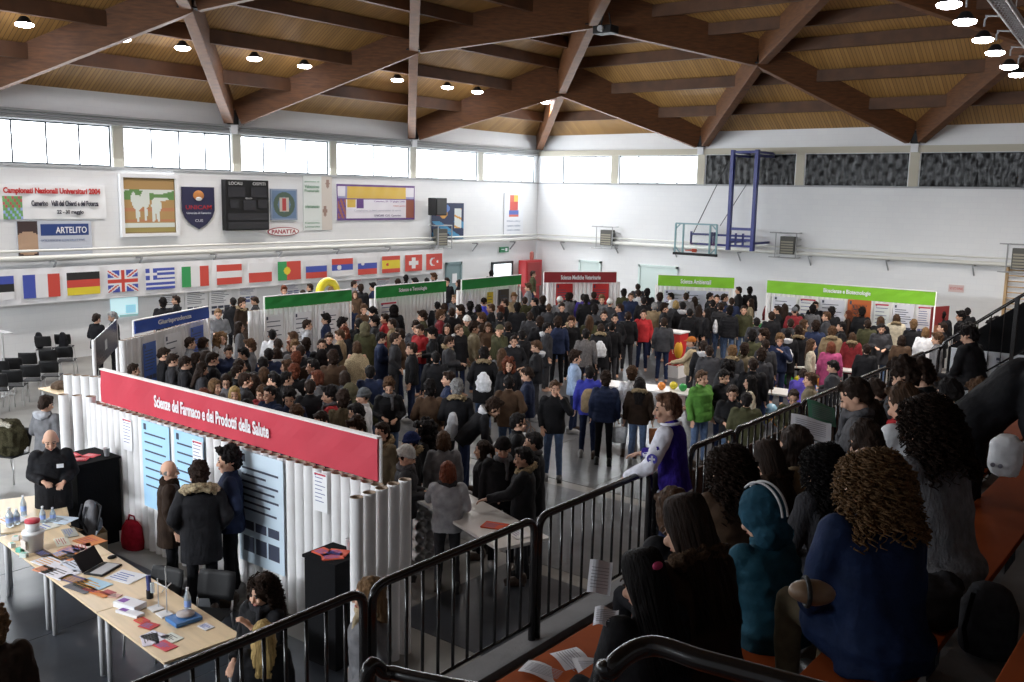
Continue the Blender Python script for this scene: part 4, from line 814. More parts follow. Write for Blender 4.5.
# ------------------------------------------------------------------ the crowd on the hall floor: head top in the photo, facing, pose, hair, coat, trousers, extras
CROWD = """
163 299 a a f K p black | 176 296 l a s D j black | 218 309 t f s L j grey | 234 298 a a s K p black | 241 299 tr a f D j darkbrown F | 255 297 l f s D j darkgrey | 252 317 t k s D p darkbrown | 239 322 r a l D w grey
221 334 tr a C L w white | 200 338 r f o D j grey S | 175 337 r a s D s grey | 165 349 r f s D j black | 172 354 r f s D j darkgrey | 161 360 r b l D p black | 229 347 t f s D j navy | 212 351 r f o D j black | 203 360 r f l D j darkgrey
193 357 r f s D j black | 244 348 l f s K j black | 260 349 a a s K j navy | 250 341 l a f B j grey | 276 330 a a s K j white | 284 340 a f s D j darkgrey | 289 332 l a o B j brown | 277 348 a a l D j black H | 292 341 t a f L j grey | 295 354 a a f R j darkbrown
247 360 r a l D j navy | 229 359 t a l D j olive | 284 287 t a f R w white | 303 290 a a s D j black | 310 284 l a s D j black | 326 315 l a f K j navy | 307 320 r a s D j lightgrey H | 344 319 r a f K j darkgrey | 354 320 a a s K j black | 360 305 t a b G s navy
367 306 t a f B w brown | 373 308 l f f K p black | 354 281 r a s D w grey | 364 285 a a f D j black | 370 284 l a f K j navy | 355 291 t a l B j brown | 329 333 t f s D j black | 340 330 l f s B p tan | 351 327 tl a c R j black | 361 323 a a h X p olive
376 317 l a f K j darkgrey | 385 314 l a s D j red | 394 306 a a h K p black | 391 319 l a s D j tan | 382 333 r f s K p navy | 394 333 r k s D j darkgrey | 400 329 l k s D j brown | 423 312 l a f D j olive | 417 323 t a f D j darkgrey | 422 325 tl f s D j red
430 328 l f f K j black | 357 342 a a o B c beige | 318 339 t a s D j black | 305 340 a a f D j navy | 322 351 a a h K p black | 294 341 l a o R j brown | 406 276 a a f K j black | 398 280 a a f D j black | 415 279 l a f K j black | 427 278 a a s K j black
434 274 l a f B j black | 440 311 r a f B p darkred | 450 279 t a f D j black | 456 280 l a l D j black | 474 274 a b f K j black | 533 271 r a s D j olive | 446 305 a a f D j darkgrey | 452 308 a a s D j black | 464 296 tl a s L j darkgrey | 459 306 l a f D j darkbrown
471 303 a a f K j black | 484 298 a a k K j blue | 491 304 l a s B j black | 478 306 a a f K p black | 505 299 l a s D j black | 501 306 l a o R j darkgrey | 514 294 t a f L j tan | 517 304 a a f K p black | 519 283 t a n W j grey | 525 284 l a f B j grey
525 297 a a s D j olive | 535 298 l a s K j black | 543 297 a a f D j black | 549 304 a a s B p darkgrey | 560 297 a a n W j grey | 562 303 t f s D j black denim | 571 293 a a s K j black | 578 294 a a s K j purple | 575 317 r a l B p darkbrown F | 467 316 t a n W j olive
447 324 t a p D j black | 459 325 tr a s B p black H | 474 323 r a f D p khaki | 449 336 r f s D p darkgrey F | 488 323 t f l B j brown | 500 325 tl p k X p olive | 508 322 a a s D j black | 514 336 t k s D j black H | 537 341 l f s B j black H | 547 323 r a s K p darkgrey H
484 349 a k f K p black F denim | 502 349 a a l B j grey | 509 359 t a c R j black | 509 376 a k s K j brown denim | 573 294 a a f D j grey | 586 296 a a f K p black | 594 292 a a s D p black | 602 296 t a f L j grey | 610 299 a a n W j darkgrey | 620 304 l a s D j navy
624 290 a a f K j olive | 631 293 t a s B j navy | 638 284 a a s D j darkgrey | 639 290 a a s D w white | 644 297 a a s K j black | 650 290 a a f K p black | 660 294 a a f D j darkgrey | 655 303 a a s G p tan navy | 664 304 r a f D j black lightgrey | 671 293 l a s K w white
676 301 a a o Y p darkgrey denim | 687 293 a a s D j grey | 697 297 a a l D j darkgrey | 683 302 a a s K p black H denim | 699 306 a a l D u darkgrey black | 707 309 l a l K j black B | 710 293 r a s K p black | 717 295 t a s D j black | 640 310 t a s D j red navy | 632 312 a a s D j black darkgrey
615 314 t k s K p black | 601 324 a a s D p black F | 586 329 a a s K w striped | 586 316 a a l B j olive | 572 317 t a f B p black | 692 337 l r k O j beige S | 704 341 a a s D j black H | 713 300 a a s K j black | 722 294 r a s D j darkgrey | 732 298 a a s D j navy
741 287 l a s D p black | 748 288 a a f K p black | 751 299 l a l D w beige | 744 306 t a s D j olive | 721 303 a a s D u darkgrey denim | 730 307 a a f K u black denim | 770 299 a a f D p darkred | 778 306 l a s D p black | 785 304 a a l D j black | 795 307 a a k E j darkred
800 305 a a s K j black | 810 306 a a f K w grey | 817 301 t a s D s black | 827 312 l a s B j darkgrey | 832 308 a a f K j black | 804 320 r a o B j brown F | 799 327 a a f D p black F | 791 319 a a s D j darkgrey | 788 329 a a s K p black H | 778 335 t c f L j navy
833 328 a a f B p tan F | 828 342 a a o R p pink | 815 340 r a l B w cream | 851 311 l a l R j darkbrown | 860 308 a a f K p black | 881 317 a a o B j black | 897 315 a a o B p cream F | 924 310 a a C K p black | 914 321 a a f L p black | 926 328 a a o L j white
882 324 t f s K p darkgrey | 852 333 a a l B p darkred F | 943 323 l a s D j black | 946 311 a a s K p black | 958 312 l a f K p black | 968 308 a a s K j black
711 346 a a s D p darkgrey | 732 347 a a f L j darkgrey F | 744 345 a a f D p khaki | 724 370 tr f s K j black | 733 386 t f s D j black | 751 376 l a l K w cream | 747 393 a a s K p olive | 736 362 a a c K j darkgrey | 746 358 a a s D j black | 702 371 tr a s B u green denim
213 354 r f s D j black | 230 375 t f l D j grey G | 214 381 tr a o L j grey | 209 388 r f o R j navy | 235 386 t a o Y j navy | 250 377 a a l D j black | 247 400 tl f s K j navy | 261 386 tl f l B j darkred | 273 387 tl k s K s navy | 271 373 l a s K j black
264 368 a a o B j darkbrown | 276 361 l a o B j darkgrey | 285 389 t f f K j navy | 301 409 t f f B j black | 317 411 tl f s D j navy | 295 366 a k f R p black | 322 371 l a o R j grey | 340 372 a a o D j darkgrey | 330 388 l a f K j red S | 343 392 a a f D w khaki
247 372 r a s D j darkgrey | 364 389 l a n E j white | 357 404 l f s K p olive | 375 393 l b h X j olive | 389 380 t f f B j black S | 431 382 a k f K j brown | 449 372 l a s D j navy | 456 382 a f f G j black F | 465 408 r b f D j black H | 361 420 tl f f D p white GH
389 424 tl a s D j khaki F | 402 431 l a n N j black F | 424 422 l a C K j black G | 439 442 r f n W j darkgrey S | 450 436 a a o B j grey | 469 444 l a p D j black | 479 446 t a n K j black S | 496 447 l r s K p black F | 518 414 r k s K j black G | 534 433 l a s K p black S
528 368 l f s D j navy grey | 555 381 t p s B j black | 575 352 r a f D j lightblue navy | 590 366 a a s K j blue navy B | 606 373 a a f D u navy black | 632 368 a a f B w white grey | 640 378 a a l K j darkbrown denim F
803 380 a b s D j purple | 794 390 t f s D j olive G | 834 361 l f s K p darkgrey | 811 373 l a s B j khaki | 762 350 a a f D j darkgrey | 772 312 a a s D j black | 757 318 a a s K j darkgrey | 764 331 l a f D j black | 690 309 a a s K j black | 612 322 a a s K j black
540 318 a a f D j black | 530 312 a a s D j darkgrey | 522 330 a a s K p black | 558 318 a a f D j navy | 496 312 a a s K j black | 486 314 l a f B j darkbrown | 430 301 a a s K j black | 664 318 a a s D j darkgrey | 595 306 a a f K j darkgrey | 604 311 t a s D j black
868 320 a a s D j olive | 842 322 l a s K j black | 902 336 a a o D j brown | 938 334 l a f B j grey | 867 344 a a s D j black | 816 322 a a f D j navy | 766 340 a a s D j darkgrey | 755 331 a a f K j olive
268 356 a a s K j darkgrey | 300 345 a a s D j black | 312 360 l a s K j navy | 333 352 a a f D j brown | 310 380 a a s D j black | 284 373 r a s K j black | 237 366 r a s D j black | 370 366 a a s K j navy | 412 343 l a s D j black | 436 352 a a s K p black
"""
HT2 = dict(s='short %s-haired', f='bushy %s-haired', l='long %s-haired', p='pony-tailed %s-haired', o='bobbed %s-haired', c='curly %s-haired', C='big-curled %s-haired', n='%s knitted-hatted', k='%s capped', h='%s hooded', b='bald')
FW = {'t': 'facing camera', 'a': 'back turned', 'l': 'facing left', 'r': 'facing right', 'tl': 'looking lower left', 'tr': 'looking lower right'}
def zone(px, py):
    if py < 300 and px < 182 or (px < 245 and py < 345 and px > 215): return 'beside the blue banner'
    if px < 215 and py < 366: return 'below the blue banner'
    if px < 320 and py < 300: return 'behind first green banner'
    if px < 440 and py < 296: return 'behind second green banner'
    if 440 < px < 540 and py < 292: return 'behind third green banner'
    if px < 345 and py > 362: return 'just behind the red banner'
    if px < 345: return 'near first green banner'
    if px < 400 and py < 362: return 'under second green banner'
    if px < 500 and py < 345: return 'in front of tube partitions'
    if px < 620 and py < 303: return 'under the darkred banner'
    if px < 625 and py < 345: return 'in the far crowd middle'
    if px < 540 and py > 405: return 'at the tube counter'
    if px < 430: return 'right behind the red banner'
    if px < 560: return 'in the middle of the crowd'
    if px < 650 and py > 340: return 'on the open central floor'
    if px < 745 and py < 334: return 'under the smaller lime banner'
    if px > 745 and py < 334 and px < 935: return 'under the long lime banner'
    if px >= 935: return 'at the right back wall'
    if py > 375: return 'by the front railing'
    return 'near the coloured balls'
ent = []
for ln in CROWD.strip().split('\n'):
    for it in ln.split('|'):
        w = it.split()
        if len(w) < 8: continue
        px, py = float(w[0]), float(w[1]); fc, ps, hr, hc, ct, cc = w[2:8]; tr, acc = 'navy', ''
        rr = random.Random(int(px*7+py)); tr = rr.choice(['navy', 'darkgrey', 'black', 'denim', 'darkgrey', 'navy'])
        for q in w[8:]:
            if q in CW: tr = q
            else: acc = q
        s = (.965 if hr in 'lopCc' else 1.015)*rr.uniform(.975, 1.025)
        if ps == 'b': s *= .82
        if hr == 'h': s *= .985
        p = onz(px, py, 1.735*s); s2 = s/.82 if ps == 'b' else s
        ent.append(dict(px=px, py=py, p=V((p.x, p.y, 0)), fc=fc, ps=ps, hr=hr, hc=hc, ct=ct, cc=cc, tr=tr, acc=acc, s=s2))
def pseg(p, a, b):
    ab = b-a; t = max(0, min(1, (p-a).dot(ab)/ab.length_squared)); return a+ab*t
WALLS = [((-12.98, 6.78), (-6.98, 6.78)), ((-14.6, 7.2), (-13.75, 7.6)), ((-17.5, 9.75), (-17.95, 10.65)), ((-19.7, 14.4), (-19.6, 17.4)), ((-19.65, 18.5), (-19.65, 21.4)), ((-19.6, 22.2), (-19.6, 25.1)), ((-19.55, 26.8), (-17.9, 28.75)), ((-16.4, 28.9), (-14.3, 30.2)), ((-12.6, 29.6), (-7.7, 30.5))]
a_, b_ = onz(137, 337, 1.95), onz(207, 318, 1.95); WALLS.append(((a_.x, a_.y), (b_.x, b_.y))); WALLS = [(V((*a, 0)), V((*b, 0))) for a, b in WALLS]
P0 = onz(415, 497, .95); P1 = onz(500, 548, .95); P0.z = P1.z = 0; u_ = (P1-P0).normalized(); v_ = V((-u_.y, u_.x, 0)); CC = (P0+P1)/2+v_*.31; CL = (P1-P0).length/2+.1
for it in range(40):
    for e in ent:
        p = e['p']; p.x = max(p.x, XL+.6); p.y = min(p.y, YB-.45)
        for a, b in WALLS:
            q = pseg(p, a, b); d = p-q
            if 1e-4 < d.length < .4: p += d.normalized()*(.4-d.length)
        d = p-CC; du, dv = d.dot(u_), d.dot(v_)
        if abs(du) < CL+.25 and abs(dv) < .62:
            if CL+.25-abs(du) < .62-abs(dv): p += u_*math.copysign(CL+.25-abs(du), du)
            else: p += v_*math.copysign(.62-abs(dv), dv)
    for i in range(len(ent)):
        for j in range(i):
            d = ent[i]['p']-ent[j]['p']; L_ = d.length; mn = .5
            if L_ < mn:
                d = d.normalized() if L_ > 1e-4 else V((1, 0, 0)); ent[i]['p'] += d*(mn-L_)*.5; ent[j]['p'] -= d*(mn-L_)*.5
BLOCK = []          # (x0, y0, x1, y1) footprints people must stay out of, filled by the booths
lab = {}
for e in ent:
    hn = HC[e['hc']][0].replace(' ', '-'); h = HT2[e['hr']]; h = h % hn if '%' in h else h
    e['lab'] = '%s person in %s %s, %s, %s' % (h, {'darkgrey': 'dark-grey', 'darkbrown': 'dark-brown', 'darkred': 'dark-red', 'lightblue': 'light-blue', 'lightgrey': 'light-grey'}.get(e['cc'], e['cc']), CT[e['ct']], FW[e['fc']], zone(e['px'], e['py']))
    lab.setdefault(e['lab'], []).append(e)
ORD = ['leftmost', 'second', 'third', 'fourth', 'fifth', 'sixth', 'seventh', 'eighth', 'ninth', 'tenth']
for l, es in lab.items():
    if len(es) > 1:
        es.sort(key=lambda e: e['px'])
        for k, e in enumerate(es): e['lab'] = l.replace(' in front of', ' at').replace(' in the middle of the crowd', ' in mid crowd')+(', rightmost' if k == len(es)-1 else (', leftmost' if k == 0 else ', %s from left' % ORD[k]))
for e in ent:
    g_ = None
    p = e['p']; o = person((p.x, p.y, 0), yaw_of(p.x, p.y, e['fc']), e['ps'], e['hr'], e['hc'], e['ct'], e['cc'], e['tr'], e['acc'], e['s'], e['lab'], 'visitors standing in the hall', shoes=(p.length < 21))
    e['o'] = o
def by(px, py): return min(ent, key=lambda e: abs(e['px']-px)+abs(e['py']-py))
def onback(px, py, k, col, name, label, z=1.02, off=.2, group=None):
    e = by(px, py); o = e['o']; a = o.rotation_euler.z; b = V((-math.sin(a), math.cos(a), 0)); c = link(name, acc_mesh(k), None, o.location+b*off+V((0, 0, z)), CW[col]); c.rotation_euler = (0, 0, a); tag(c, label, 'bag' if k == 'W' else 'backpack', group); return c
for px, py, lbl in ((295, 366, 'on the back of the hooded-looking red-haired person in black'), (707, 309, 'on a long-haired back near the smaller lime banner'), (704, 341, 'on the back of the person beside the beige coat'), (601, 324, 'on the back of the fur-collared person'),
                    (484, 349, 'on the back of the person in the black fur-collared parka'), (788, 329, 'on the back of a person in front of the long lime banner'), (389, 424, 'on a shoulder right behind the red banner')):
    onback(px, py, 'W', 'white', 'drawstring_bag', 'white drawstring bag '+lbl, .95, .27, 'white drawstring bags on backs')
onback(590, 366, 'B', 'tan', 'backpack', 'patterned tan backpack on the back of the person in the blue jacket', .95, .25)
onback(465, 408, 'B', 'lightgrey', 'backpack', 'grey backpack on the person bending over in the crowd middle', .95, .2)
onback(396, 306, 'B', 'darkgrey', 'backpack', 'dark backpack under the second green banner', .95, .28)
for px, py, dx, lbl in ((422, 325, -.3, 'white bag held by the person in the red jacket'), (640, 378, .35, 'brown handbag hanging from the arm of the long black-haired person'), (640, 378, -.35, 'white carrier bag beside the long black-haired person'), (509, 376, .33, 'white carrier bag beside the person in the brown jacket'), (394, 333, .3, 'white bag held low in the aisle behind the red jacket'), (555, 381, -.4, 'white carrier bag left of the person on the phone')):
    e = by(px, py); p = e['p']; tw, rt = dirs(p.x, p.y); q = p+rt*dx; g = MB(); loft(g, lambda v: V(v), [(0, .13, .05, 0), (.28, .15, .06, 0), (.3, .14, .03, 0)], 14)
    t = thing('carrier_bag' if 'brown' not in lbl.split()[0] else 'handbag', lbl, 'bag', (q.x, q.y, .42), e['o'].rotation_euler.z); g.obj('body', CLOTH, t, smooth=True, color=CW['white'] if 'brown' != lbl.split()[0] else (.16, .06, .025))
    g = MB(); g.tube([(-.09, 0, .29), (-.07, 0, .48), (0, 0, .54), (.07, 0, .48), (.09, 0, .29)], .01, 6); g.obj('handle', CLOTH, t, color=(.3, .2, .15))

# ------------------------------------------------------------------ people on the left: the exhibitors
def at(px, py, fc, ps, hr, hc, ct, cc, tr, acc, s, label, z=0, dx=0, yaw=None, **k):
    p = onz(px, py, z+1.735*s*(.82 if ps == 'b' else 1)); return person((p.x, p.y, z), yaw if yaw is not None else yaw_of(p.x, p.y, fc), ps, hr, hc, ct, cc, tr, acc, s, label, **k)
P_bald = at(50, 430, 't', 'f', 'b', 'G', 'p', 'black', 'black', '', 1.02, 'smiling bald person in a black coat with a white name tag behind the left table')
P_hood = at(45, 396, 'ra', 'f', 's', 'D', 'j', 'grey', 'denim', 'H', 1.0, 'dark-haired person in a grey and beige hooded jacket facing the tube partition', acol={'H': 'lightgrey'})
P_old = at(168, 461, 'r', 'a', 'b', 'G', 'p', 'darkbrown', 'black', 'S', .97, 'balding grey-haired person in a dark brown coat by the blue posters', acol={'S': 'darkbrown'})
P_park = at(199, 465, 'a', 'k', 'f', 'D', 'p', 'black', 'black', 'F', 1.05, 'person in a black fur-trimmed parka with their back to the camera at the tables', acol={'F': 'beige'})
P_nav = at(229, 449, 'l', 'k', 'f', 'K', 'j', 'navy', 'black', '', 1.1, 'dark-haired person in a shiny navy jacket leaning towards two others')
at(262, 577, 'tl', 'c', 'Q', 'D', 'j', 'black', 'grey', 'S', .97, 'curly-haired person in a black jacket with a scarf below the table end', acol={'S': 'darkgrey'})
at(263, 622, 'a', 'a', 'l', 'Y', 'j', 'black', 'black', '', .85, 'small long blond-haired person seen from behind at the bottom railing')
at(370, 579, 'l', 'k', 'l', 'L', 'u', 'grey', 'navy', 'S', 1.06, 'light brown-haired person in a grey-pink puffer jacket in front of the white tubes', acol={'S': 'beige'})
at(448, 463, 'a', 'r', 'o', 'R', 'j', 'lightgrey', 'darkgrey', 'S', .96, 'reddish bobbed person in a grey striped coat standing behind the tube counter', acol={'S': 'darkgrey'})
at(96, 314, 'ra', 'f', 's', 'D', 's', 'black', 'black', '', 1.0, 'dark-haired person in a black suit left of the blue banner, facing another')
at(113, 312, 'l', 'f', 's', 'G', 's', 'black', 'black', '', 1.0, 'grey-haired person in a black suit just left of the blue banner')
at(-6, 612, 'a', 'a', 'f', 'L', 'j', 'darkbrown', 'black', '', 1.0, 'brown-haired person cut off by the left edge of the photo beside the table')
at(72, 331, 'l', 'a', 's', 'D', 'j', 'black', 'black', '', .98, 'short-haired person in a black jacket just behind the grey sign panel') if 0 else None
at(133, 364, 'r', 'a', 's', 'D', 'j', 'darkbrown', 'black', '', .95, 'dark-haired person just behind the left end of the red banner')

for c in P_park.children:
    if c.name.startswith('fur'): c.scale = (1.35, 1.35, 1.3)
for c in P_old.children:
    if c.name.startswith('hair'): c.color = (.35, .34, .33, 1)
g = MB(); g.box((.05, -.175, 1.27), (.13, -.165, 1.32)); g.obj('name_tag', PAPER, P_bald)
# ------------------------------------------------------------------ booths made of paper tubes with cloth banners above
def tube_mesh(h, r=.068):
    k = ('tube', round(h, 2), r)
    if k in CACHE: return CACHE[k]
    g = MB(); n = 16; ring = lambda rr_, z: [V((rr_*math.cos(2*PI*i/n), rr_*math.sin(2*PI*i/n), z)) for i in range(n)]
    g.rings([ring(r, 0), ring(r, h)], False); g.mi = 1; g.rings([ring(r, h), ring(r-.01, h)], False); g.rings([ring(r-.01, h), ring(r-.01, h-.6)], False); g.rings([ring(r-.01, h-.6), ring(.001, h-.6)], False)
    CACHE[k] = g.mesh('tube', [TUBEO, TUBEI], True); return CACHE[k]
def tube_wall(p, q, label, h=1.95, step=.155, group=None, name='tube_partition'):
    p, q = V((*p, 0)), V((*q, 0)); L_ = (q-p).length; n = max(1, int(L_/step)); r = thing(name, label, 'partition', p, 0, group); rr = random.Random(int(p.x*10))
    for i in range(n+1):
        o = link('tube', tube_mesh(h), r, (q-p)*(i/max(n, 1))); o.location.z = 0; 
    return r
def banner(p, q, z0, z1, label, text, col, tcol=(.8, .8, .82), tw=.55, side=1, posts=True, tilt=0, th=.32, ths=.5):
    """cloth banner between two slim posts; readable from the side u x Z"""
    p, q = V((*p, z0)), V((*q, z0)); u = (q-p).normalized(); w = (q-p).length; h = z1-z0; r = thing('booth_banner', label, 'banner', (p.x, p.y, 0)); o = V((0, 0, z0)); n = u.cross(Z)
    panel('cloth', o, u, Z, w, h, 40, 4, lambda s, t: 0, [mat('banner_'+label.split()[0]+str(int(p.x)), col, .7, noise_s=1.5, noise_a=.08)], r, .03, .01)
    if text: lettering(text, o+n*.055+u*(w*(ths-tw/2))+Z*(h*(.5-th/2)), u, Z, w*tw, h*th, flat(*tcol), r, bold=.025)
    g = MB(); g.obox(o+Z*h-n*.03, u*w, Z*.02, n*.07); g.obj('top_batten', flat(.75, .73, .72), r)
    g = MB()
    for k in (0, 1): a = u*(w*k)-n*.01; g.cyl(a, a+Z*(z1+.0), .022, n=8)
    g.obj('post', TUBEO, r, smooth=True); return r
# the red booth in the foreground
YR = 6.78
tube_wall((-12.98, YR), (-6.98, YR), 'long white tube partition under the big red banner', 1.87)
tube_wall((-6.80, 6.18), (-6.86, 6.92), 'row of five white tubes closing the right end of the red booth')
tube_wall((-13.45, 6.55), (-13.05, 6.75), 'short row of white tubes at the left end of the red booth')
tube_wall((-14.6, 7.2), (-13.75, 7.6), 'row of taller white tubes behind the left end of the red booth', 2.0)
a_, b_ = ony(102, 372, YR+.1), ony(381, 448, YR+.1); c_ = ony(381, 481, YR+.1)
banner((a_.x, YR+.1), (b_.x-.02, YR+.1), 1.87, 2.34, 'big red cloth banner reading Scienze del Farmaco e dei Prodotti della Salute', 'Scienze del Farmaco e dei Prodotti della Salute', (.5, .035, .06), tw=.43, th=.36, ths=.465)
# grey sign seen edge-on behind it
g0 = onz(96, 374, 2.0)
t = thing('booth_banner', 'dark grey banner with a white mark behind the left end of the red banner', 'banner', (onz(95, 374, 2.0).x, onz(95, 374, 2.0).y, 0)); dd_ = onz(117, 349, 2.0)-onz(95, 374, 2.0); panel('cloth', (0, 0, 2.05), dd_.normalized(), Z, dd_.length, .5, 20, 6, lambda s, t: 1 if .42 < s < .5 and .3 < t < .7 else 0, [flat(.035, .035, .04), flat(.6, .6, .6)], t, .02)
g = MB(); g.cyl((0, 0, 0), (0, 0, 2.55), .03); g.cyl(dd_, dd_+Z*2.55, .03); g.obj('post', TUBEO, t)
tube_wall((-17.5, 9.75), (-17.95, 10.65), 'short tube partition just left of the blue banner', 1.95)
# posters on the red booth; px boxes on the partition plane
def pw(px0, py0, px1, py1, y=YR-.075): a = ony(px0, py1, y); b = ony(px1, py0, y); return V((a.x, y, a.z)), V((1, 0, 0)), b.x-a.x, b.z-a.z
def pwz(px0, px1, z0, z1, y=YR-.078): 
    a = ony(px0, 450, y); b = ony(px1, 450, y); return V((a.x, y, z0)), V((1, 0, 0)), b.x-a.x, z1-z0
LB = (.38, .62, .85)
poster(0, 0, 0, 0, 'light blue text poster, left one on the red booth wall', P=pwz(143, 170, .65, 1.85), ground=LB, pics=False)
poster(0, 0, 0, 0, 'light blue text poster beside the left one on the red booth wall', P=pwz(175, 204, .65, 1.85), ground=LB, pics=False)
poster(0, 0, 0, 0, 'wide pale poster with pictures right of the navy jacket', P=pwz(238, 283, .45, 1.85), ground=(.6, .72, .82))
poster(0, 0, 0, 0, 'small white leaflet pinned at the left of the red booth wall', P=pwz(124, 133, 1.35, 1.8), pics=False, redbar=True)
poster(0, 0, 0, 0, 'small white leaflet overlapping the light blue posters', P=(pwz(193, 203, 1.35, 1.8, YR-.1)), pics=False, redbar=True)
poster(0, 0, 0, 0, 'small white leaflet under the right end of the red banner', P=pwz(314, 327, 1.4, 1.85), pics=False, redbar=True)
# black display boxes with flyers and cups
def blackbox(c, s, h, label, rz=0):
    t = thing('display_plinth', label, 'plinth', (c[0], c[1], 0), rz); g = MB(); g.box((-s, -s*.9, 0), (s, s*.9, h)); g.obj('body', BLACKF, t, bevel=.008); g = MB(); g.box((-s-.015, -s*.9-.015, h), (s+.015, s*.9+.015, h+.03)); g.obj('top', BLACKF, t); return t
b1 = onz(98, 455, 1.2); BP = onz(101, 455, 1.2); BQ = onz(334, 556, 1.15); BP.y = min(BP.y, 6.38); blackbox((BP.x, BP.y), .34, 1.2, 'black display plinth with red flyers at the left end of the red booth')
blackbox((BQ.x, BQ.y), .23, 1.15, 'black display plinth with red flyers by the right end tubes', .05)
def sheetpile(p, w, d, rz, col, label, name='flyer', cat='flyer', n=3, group=None, t=.004, acc=None):
    r = thing(name, label, cat, p, rz, group); rr = random.Random(int(p[0]*50+p[1]*91))
    g = MB()
    for k in range(n): a = rr.uniform(-.12, .12) if k else 0; g.obox(rotz(a) @ V((-w/2, -d/2, 0))+V((0, 0, k*t)), rotz(a) @ V((w, 0, 0)), rotz(a) @ V((0, d, 0)), V((0, 0, t*.8)))
    g.obj('sheet', flat(*col), r)
    g = MB(); z = n*t
    for k in range(4): g.box((-w*.4, -d*.35+k*d*.17, z-.0005), (w*rr.uniform(.0, .4), -d*.35+k*d*.17+d*.05, z+.001))
    g.obj('print', flat(*(acc or (.15, .15, .3))), r); return r
for k, (dx, dy) in enumerate(((-.15, -.1), (.05, .05), (.12, -.14))):
    sheetpile((BP.x+dx, BP.y+dy, 1.232), .2, .15, k*.4, (.6, .05, .07), 'red flyer on the left black plinth, '+('front left', 'middle', 'front right')[k], group='red flyers on the left plinth', acc=(.7, .5, .5))
    sheetpile((BQ.x+dx*.6, BQ.y+dy*.6, 1.182), .22, .16, k*.5, (.65, .1, .05), 'orange-red flyer on the right black plinth, '+('front left', 'middle', 'front right')[k], group='red flyers on the right plinth', acc=(.1, .1, .4))
def cup(p, label, col=WHITE, s=1): g = MB(); g.lathe((0, 0, 0), [(.025*s, 0), (.034*s, .09*s), (.036*s, .09*s), (.03*s, .088*s), (.022*s, .01)], 16); return tag(g.obj('paper_cup', flat(*col), None, True, loc=p), label, 'cup')
cup((BP.x+.2, BP.y+.2, 1.23), 'white cup on the left black plinth', s=1.3); cup((BQ.x+.05, BQ.y+.18, 1.18), 'white cup at the back of the right black plinth', s=1.4); cup((BQ.x+.18, BQ.y+.16, 1.18), 'second, lower white cup on the right black plinth, nearer the tubes', s=1.2)
# tube counter behind the right end of the red booth
ca, cb = onz(418, 512, .95), onz(511, 520, .95); P0 = V((-8.2, 8.15, 0)); P1 = V((-6.45, 7.85, 0)); P0 = onz(415, 497, .95); P1 = onz(500, 548, .95); P0.z = P1.z = 0
u = (P1-P0).normalized(); v = V((-u.y, u.x, 0)); Lc = (P1-P0).length
t = thing('tube_counter', 'white topped counter made of stacked paper tubes behind the red booth', 'counter', (P0.x, P0.y, 0))
g = MB(); g.obox(-u*.05-v*.05+Z*.93, u*(Lc+.1), v*.72, Z*.04); g.obj('worktop', mat('white_laminate', (.68, .66, .64), .35), t, bevel=.005)
for k in range(6):
    for s_ in (0, 1, 2, 3):
        o = link('tube', tube_mesh(1.3 if Lc > 1.3 else 1.0), t, v*(.07+s_*.155)+Z*(.078+k*.15)); o.rotation_euler = (v.cross(u)*0+V((0, 0, 0))) if 0 else M((v, Z*-1 if False else v.cross(u), u)).transposed().to_euler()
sheetpile(tuple(P0+u*(Lc*.72)+v*.3+Z*.972), .3, .22, .4, (.6, .08, .03), 'red and orange flyers on the white tube counter'); sheetpile(tuple(P0+u*(Lc*.9)+v*.4+Z*.972), .3, .22, -.4, (.7, .7, .72), 'white sheets on the right end of the tube counter')
sheetpile(tuple(P0+u*(Lc*.3)+v*.3+Z*.972), .2, .15, .1, (.65, .1, .1), 'small red flyer on the left half of the tube counter')
# booths along the left wall, their posters and banners
def booth(i, p, q, bp, bq, label, text, col, z0=2.0, z1=2.36, tw=.4, posters=0, th=.32, ths=.5):
    tube_wall(p, q, 'white tube partition under the '+label, 1.95, .15)
    banner(bp, bq, z0, z1, label, text, col, tw=tw, th=th, ths=ths)
GRN = (.02, .26, .05); LIM = (.2, .5, .02)
def pt(px, py, z): q = onz(px, py, z); return (q.x, q.y)
booth(1, pt(137, 337, 1.95), pt(207, 318, 1.95), pt(134, 333, 2.02), pt(208, 317, 2.02), 'blue cloth banner reading Giurisprudenza', 'Giurisprudenza', (.03, .09, .45), z0=2.0, z1=2.26, th=.5, tw=.45)
booth(2, (-19.7, 14.4), (-19.6, 17.5), (-19.55, 14.72), (-19.55, 17.6), 'first green banner, the plain one behind the crowd', '', GRN, z0=1.97, z1=2.28)
booth(3, (-19.68, 18.5), (-19.68, 21.4), (-19.55, 18.52), (-19.55, 21.45), 'second green banner reading Scienze e Tecnologie', 'Scienze e Tecnologie', GRN, z0=1.97, z1=2.3, th=.45)
booth(4, (-19.68, 22.2), (-19.68, 25.1), (-19.55, 22.2), (-19.55, 25.2), 'third green banner nearest the hall corner', '', GRN, z0=1.97, z1=2.28)
booth(5, (-19.55, 26.8), (-17.9, 28.75), pt(544, 281, 2.05), pt(616, 281, 2.05), 'dark red banner reading Scienze Mediche Veterinarie', 'Scienze Mediche Veterinarie', (.26, .018, .025), z0=2.0, z1=2.36, tw=.55, th=.42)
booth(6, (-16.4, 28.9), (-14.3, 30.2), pt(658, 284, 2.05), pt(734, 287, 2.05), 'smaller lime green banner reading Scienze Ambientali', 'Scienze Ambientali', LIM, z0=2.0, z1=2.36, tw=.4, th=.42)
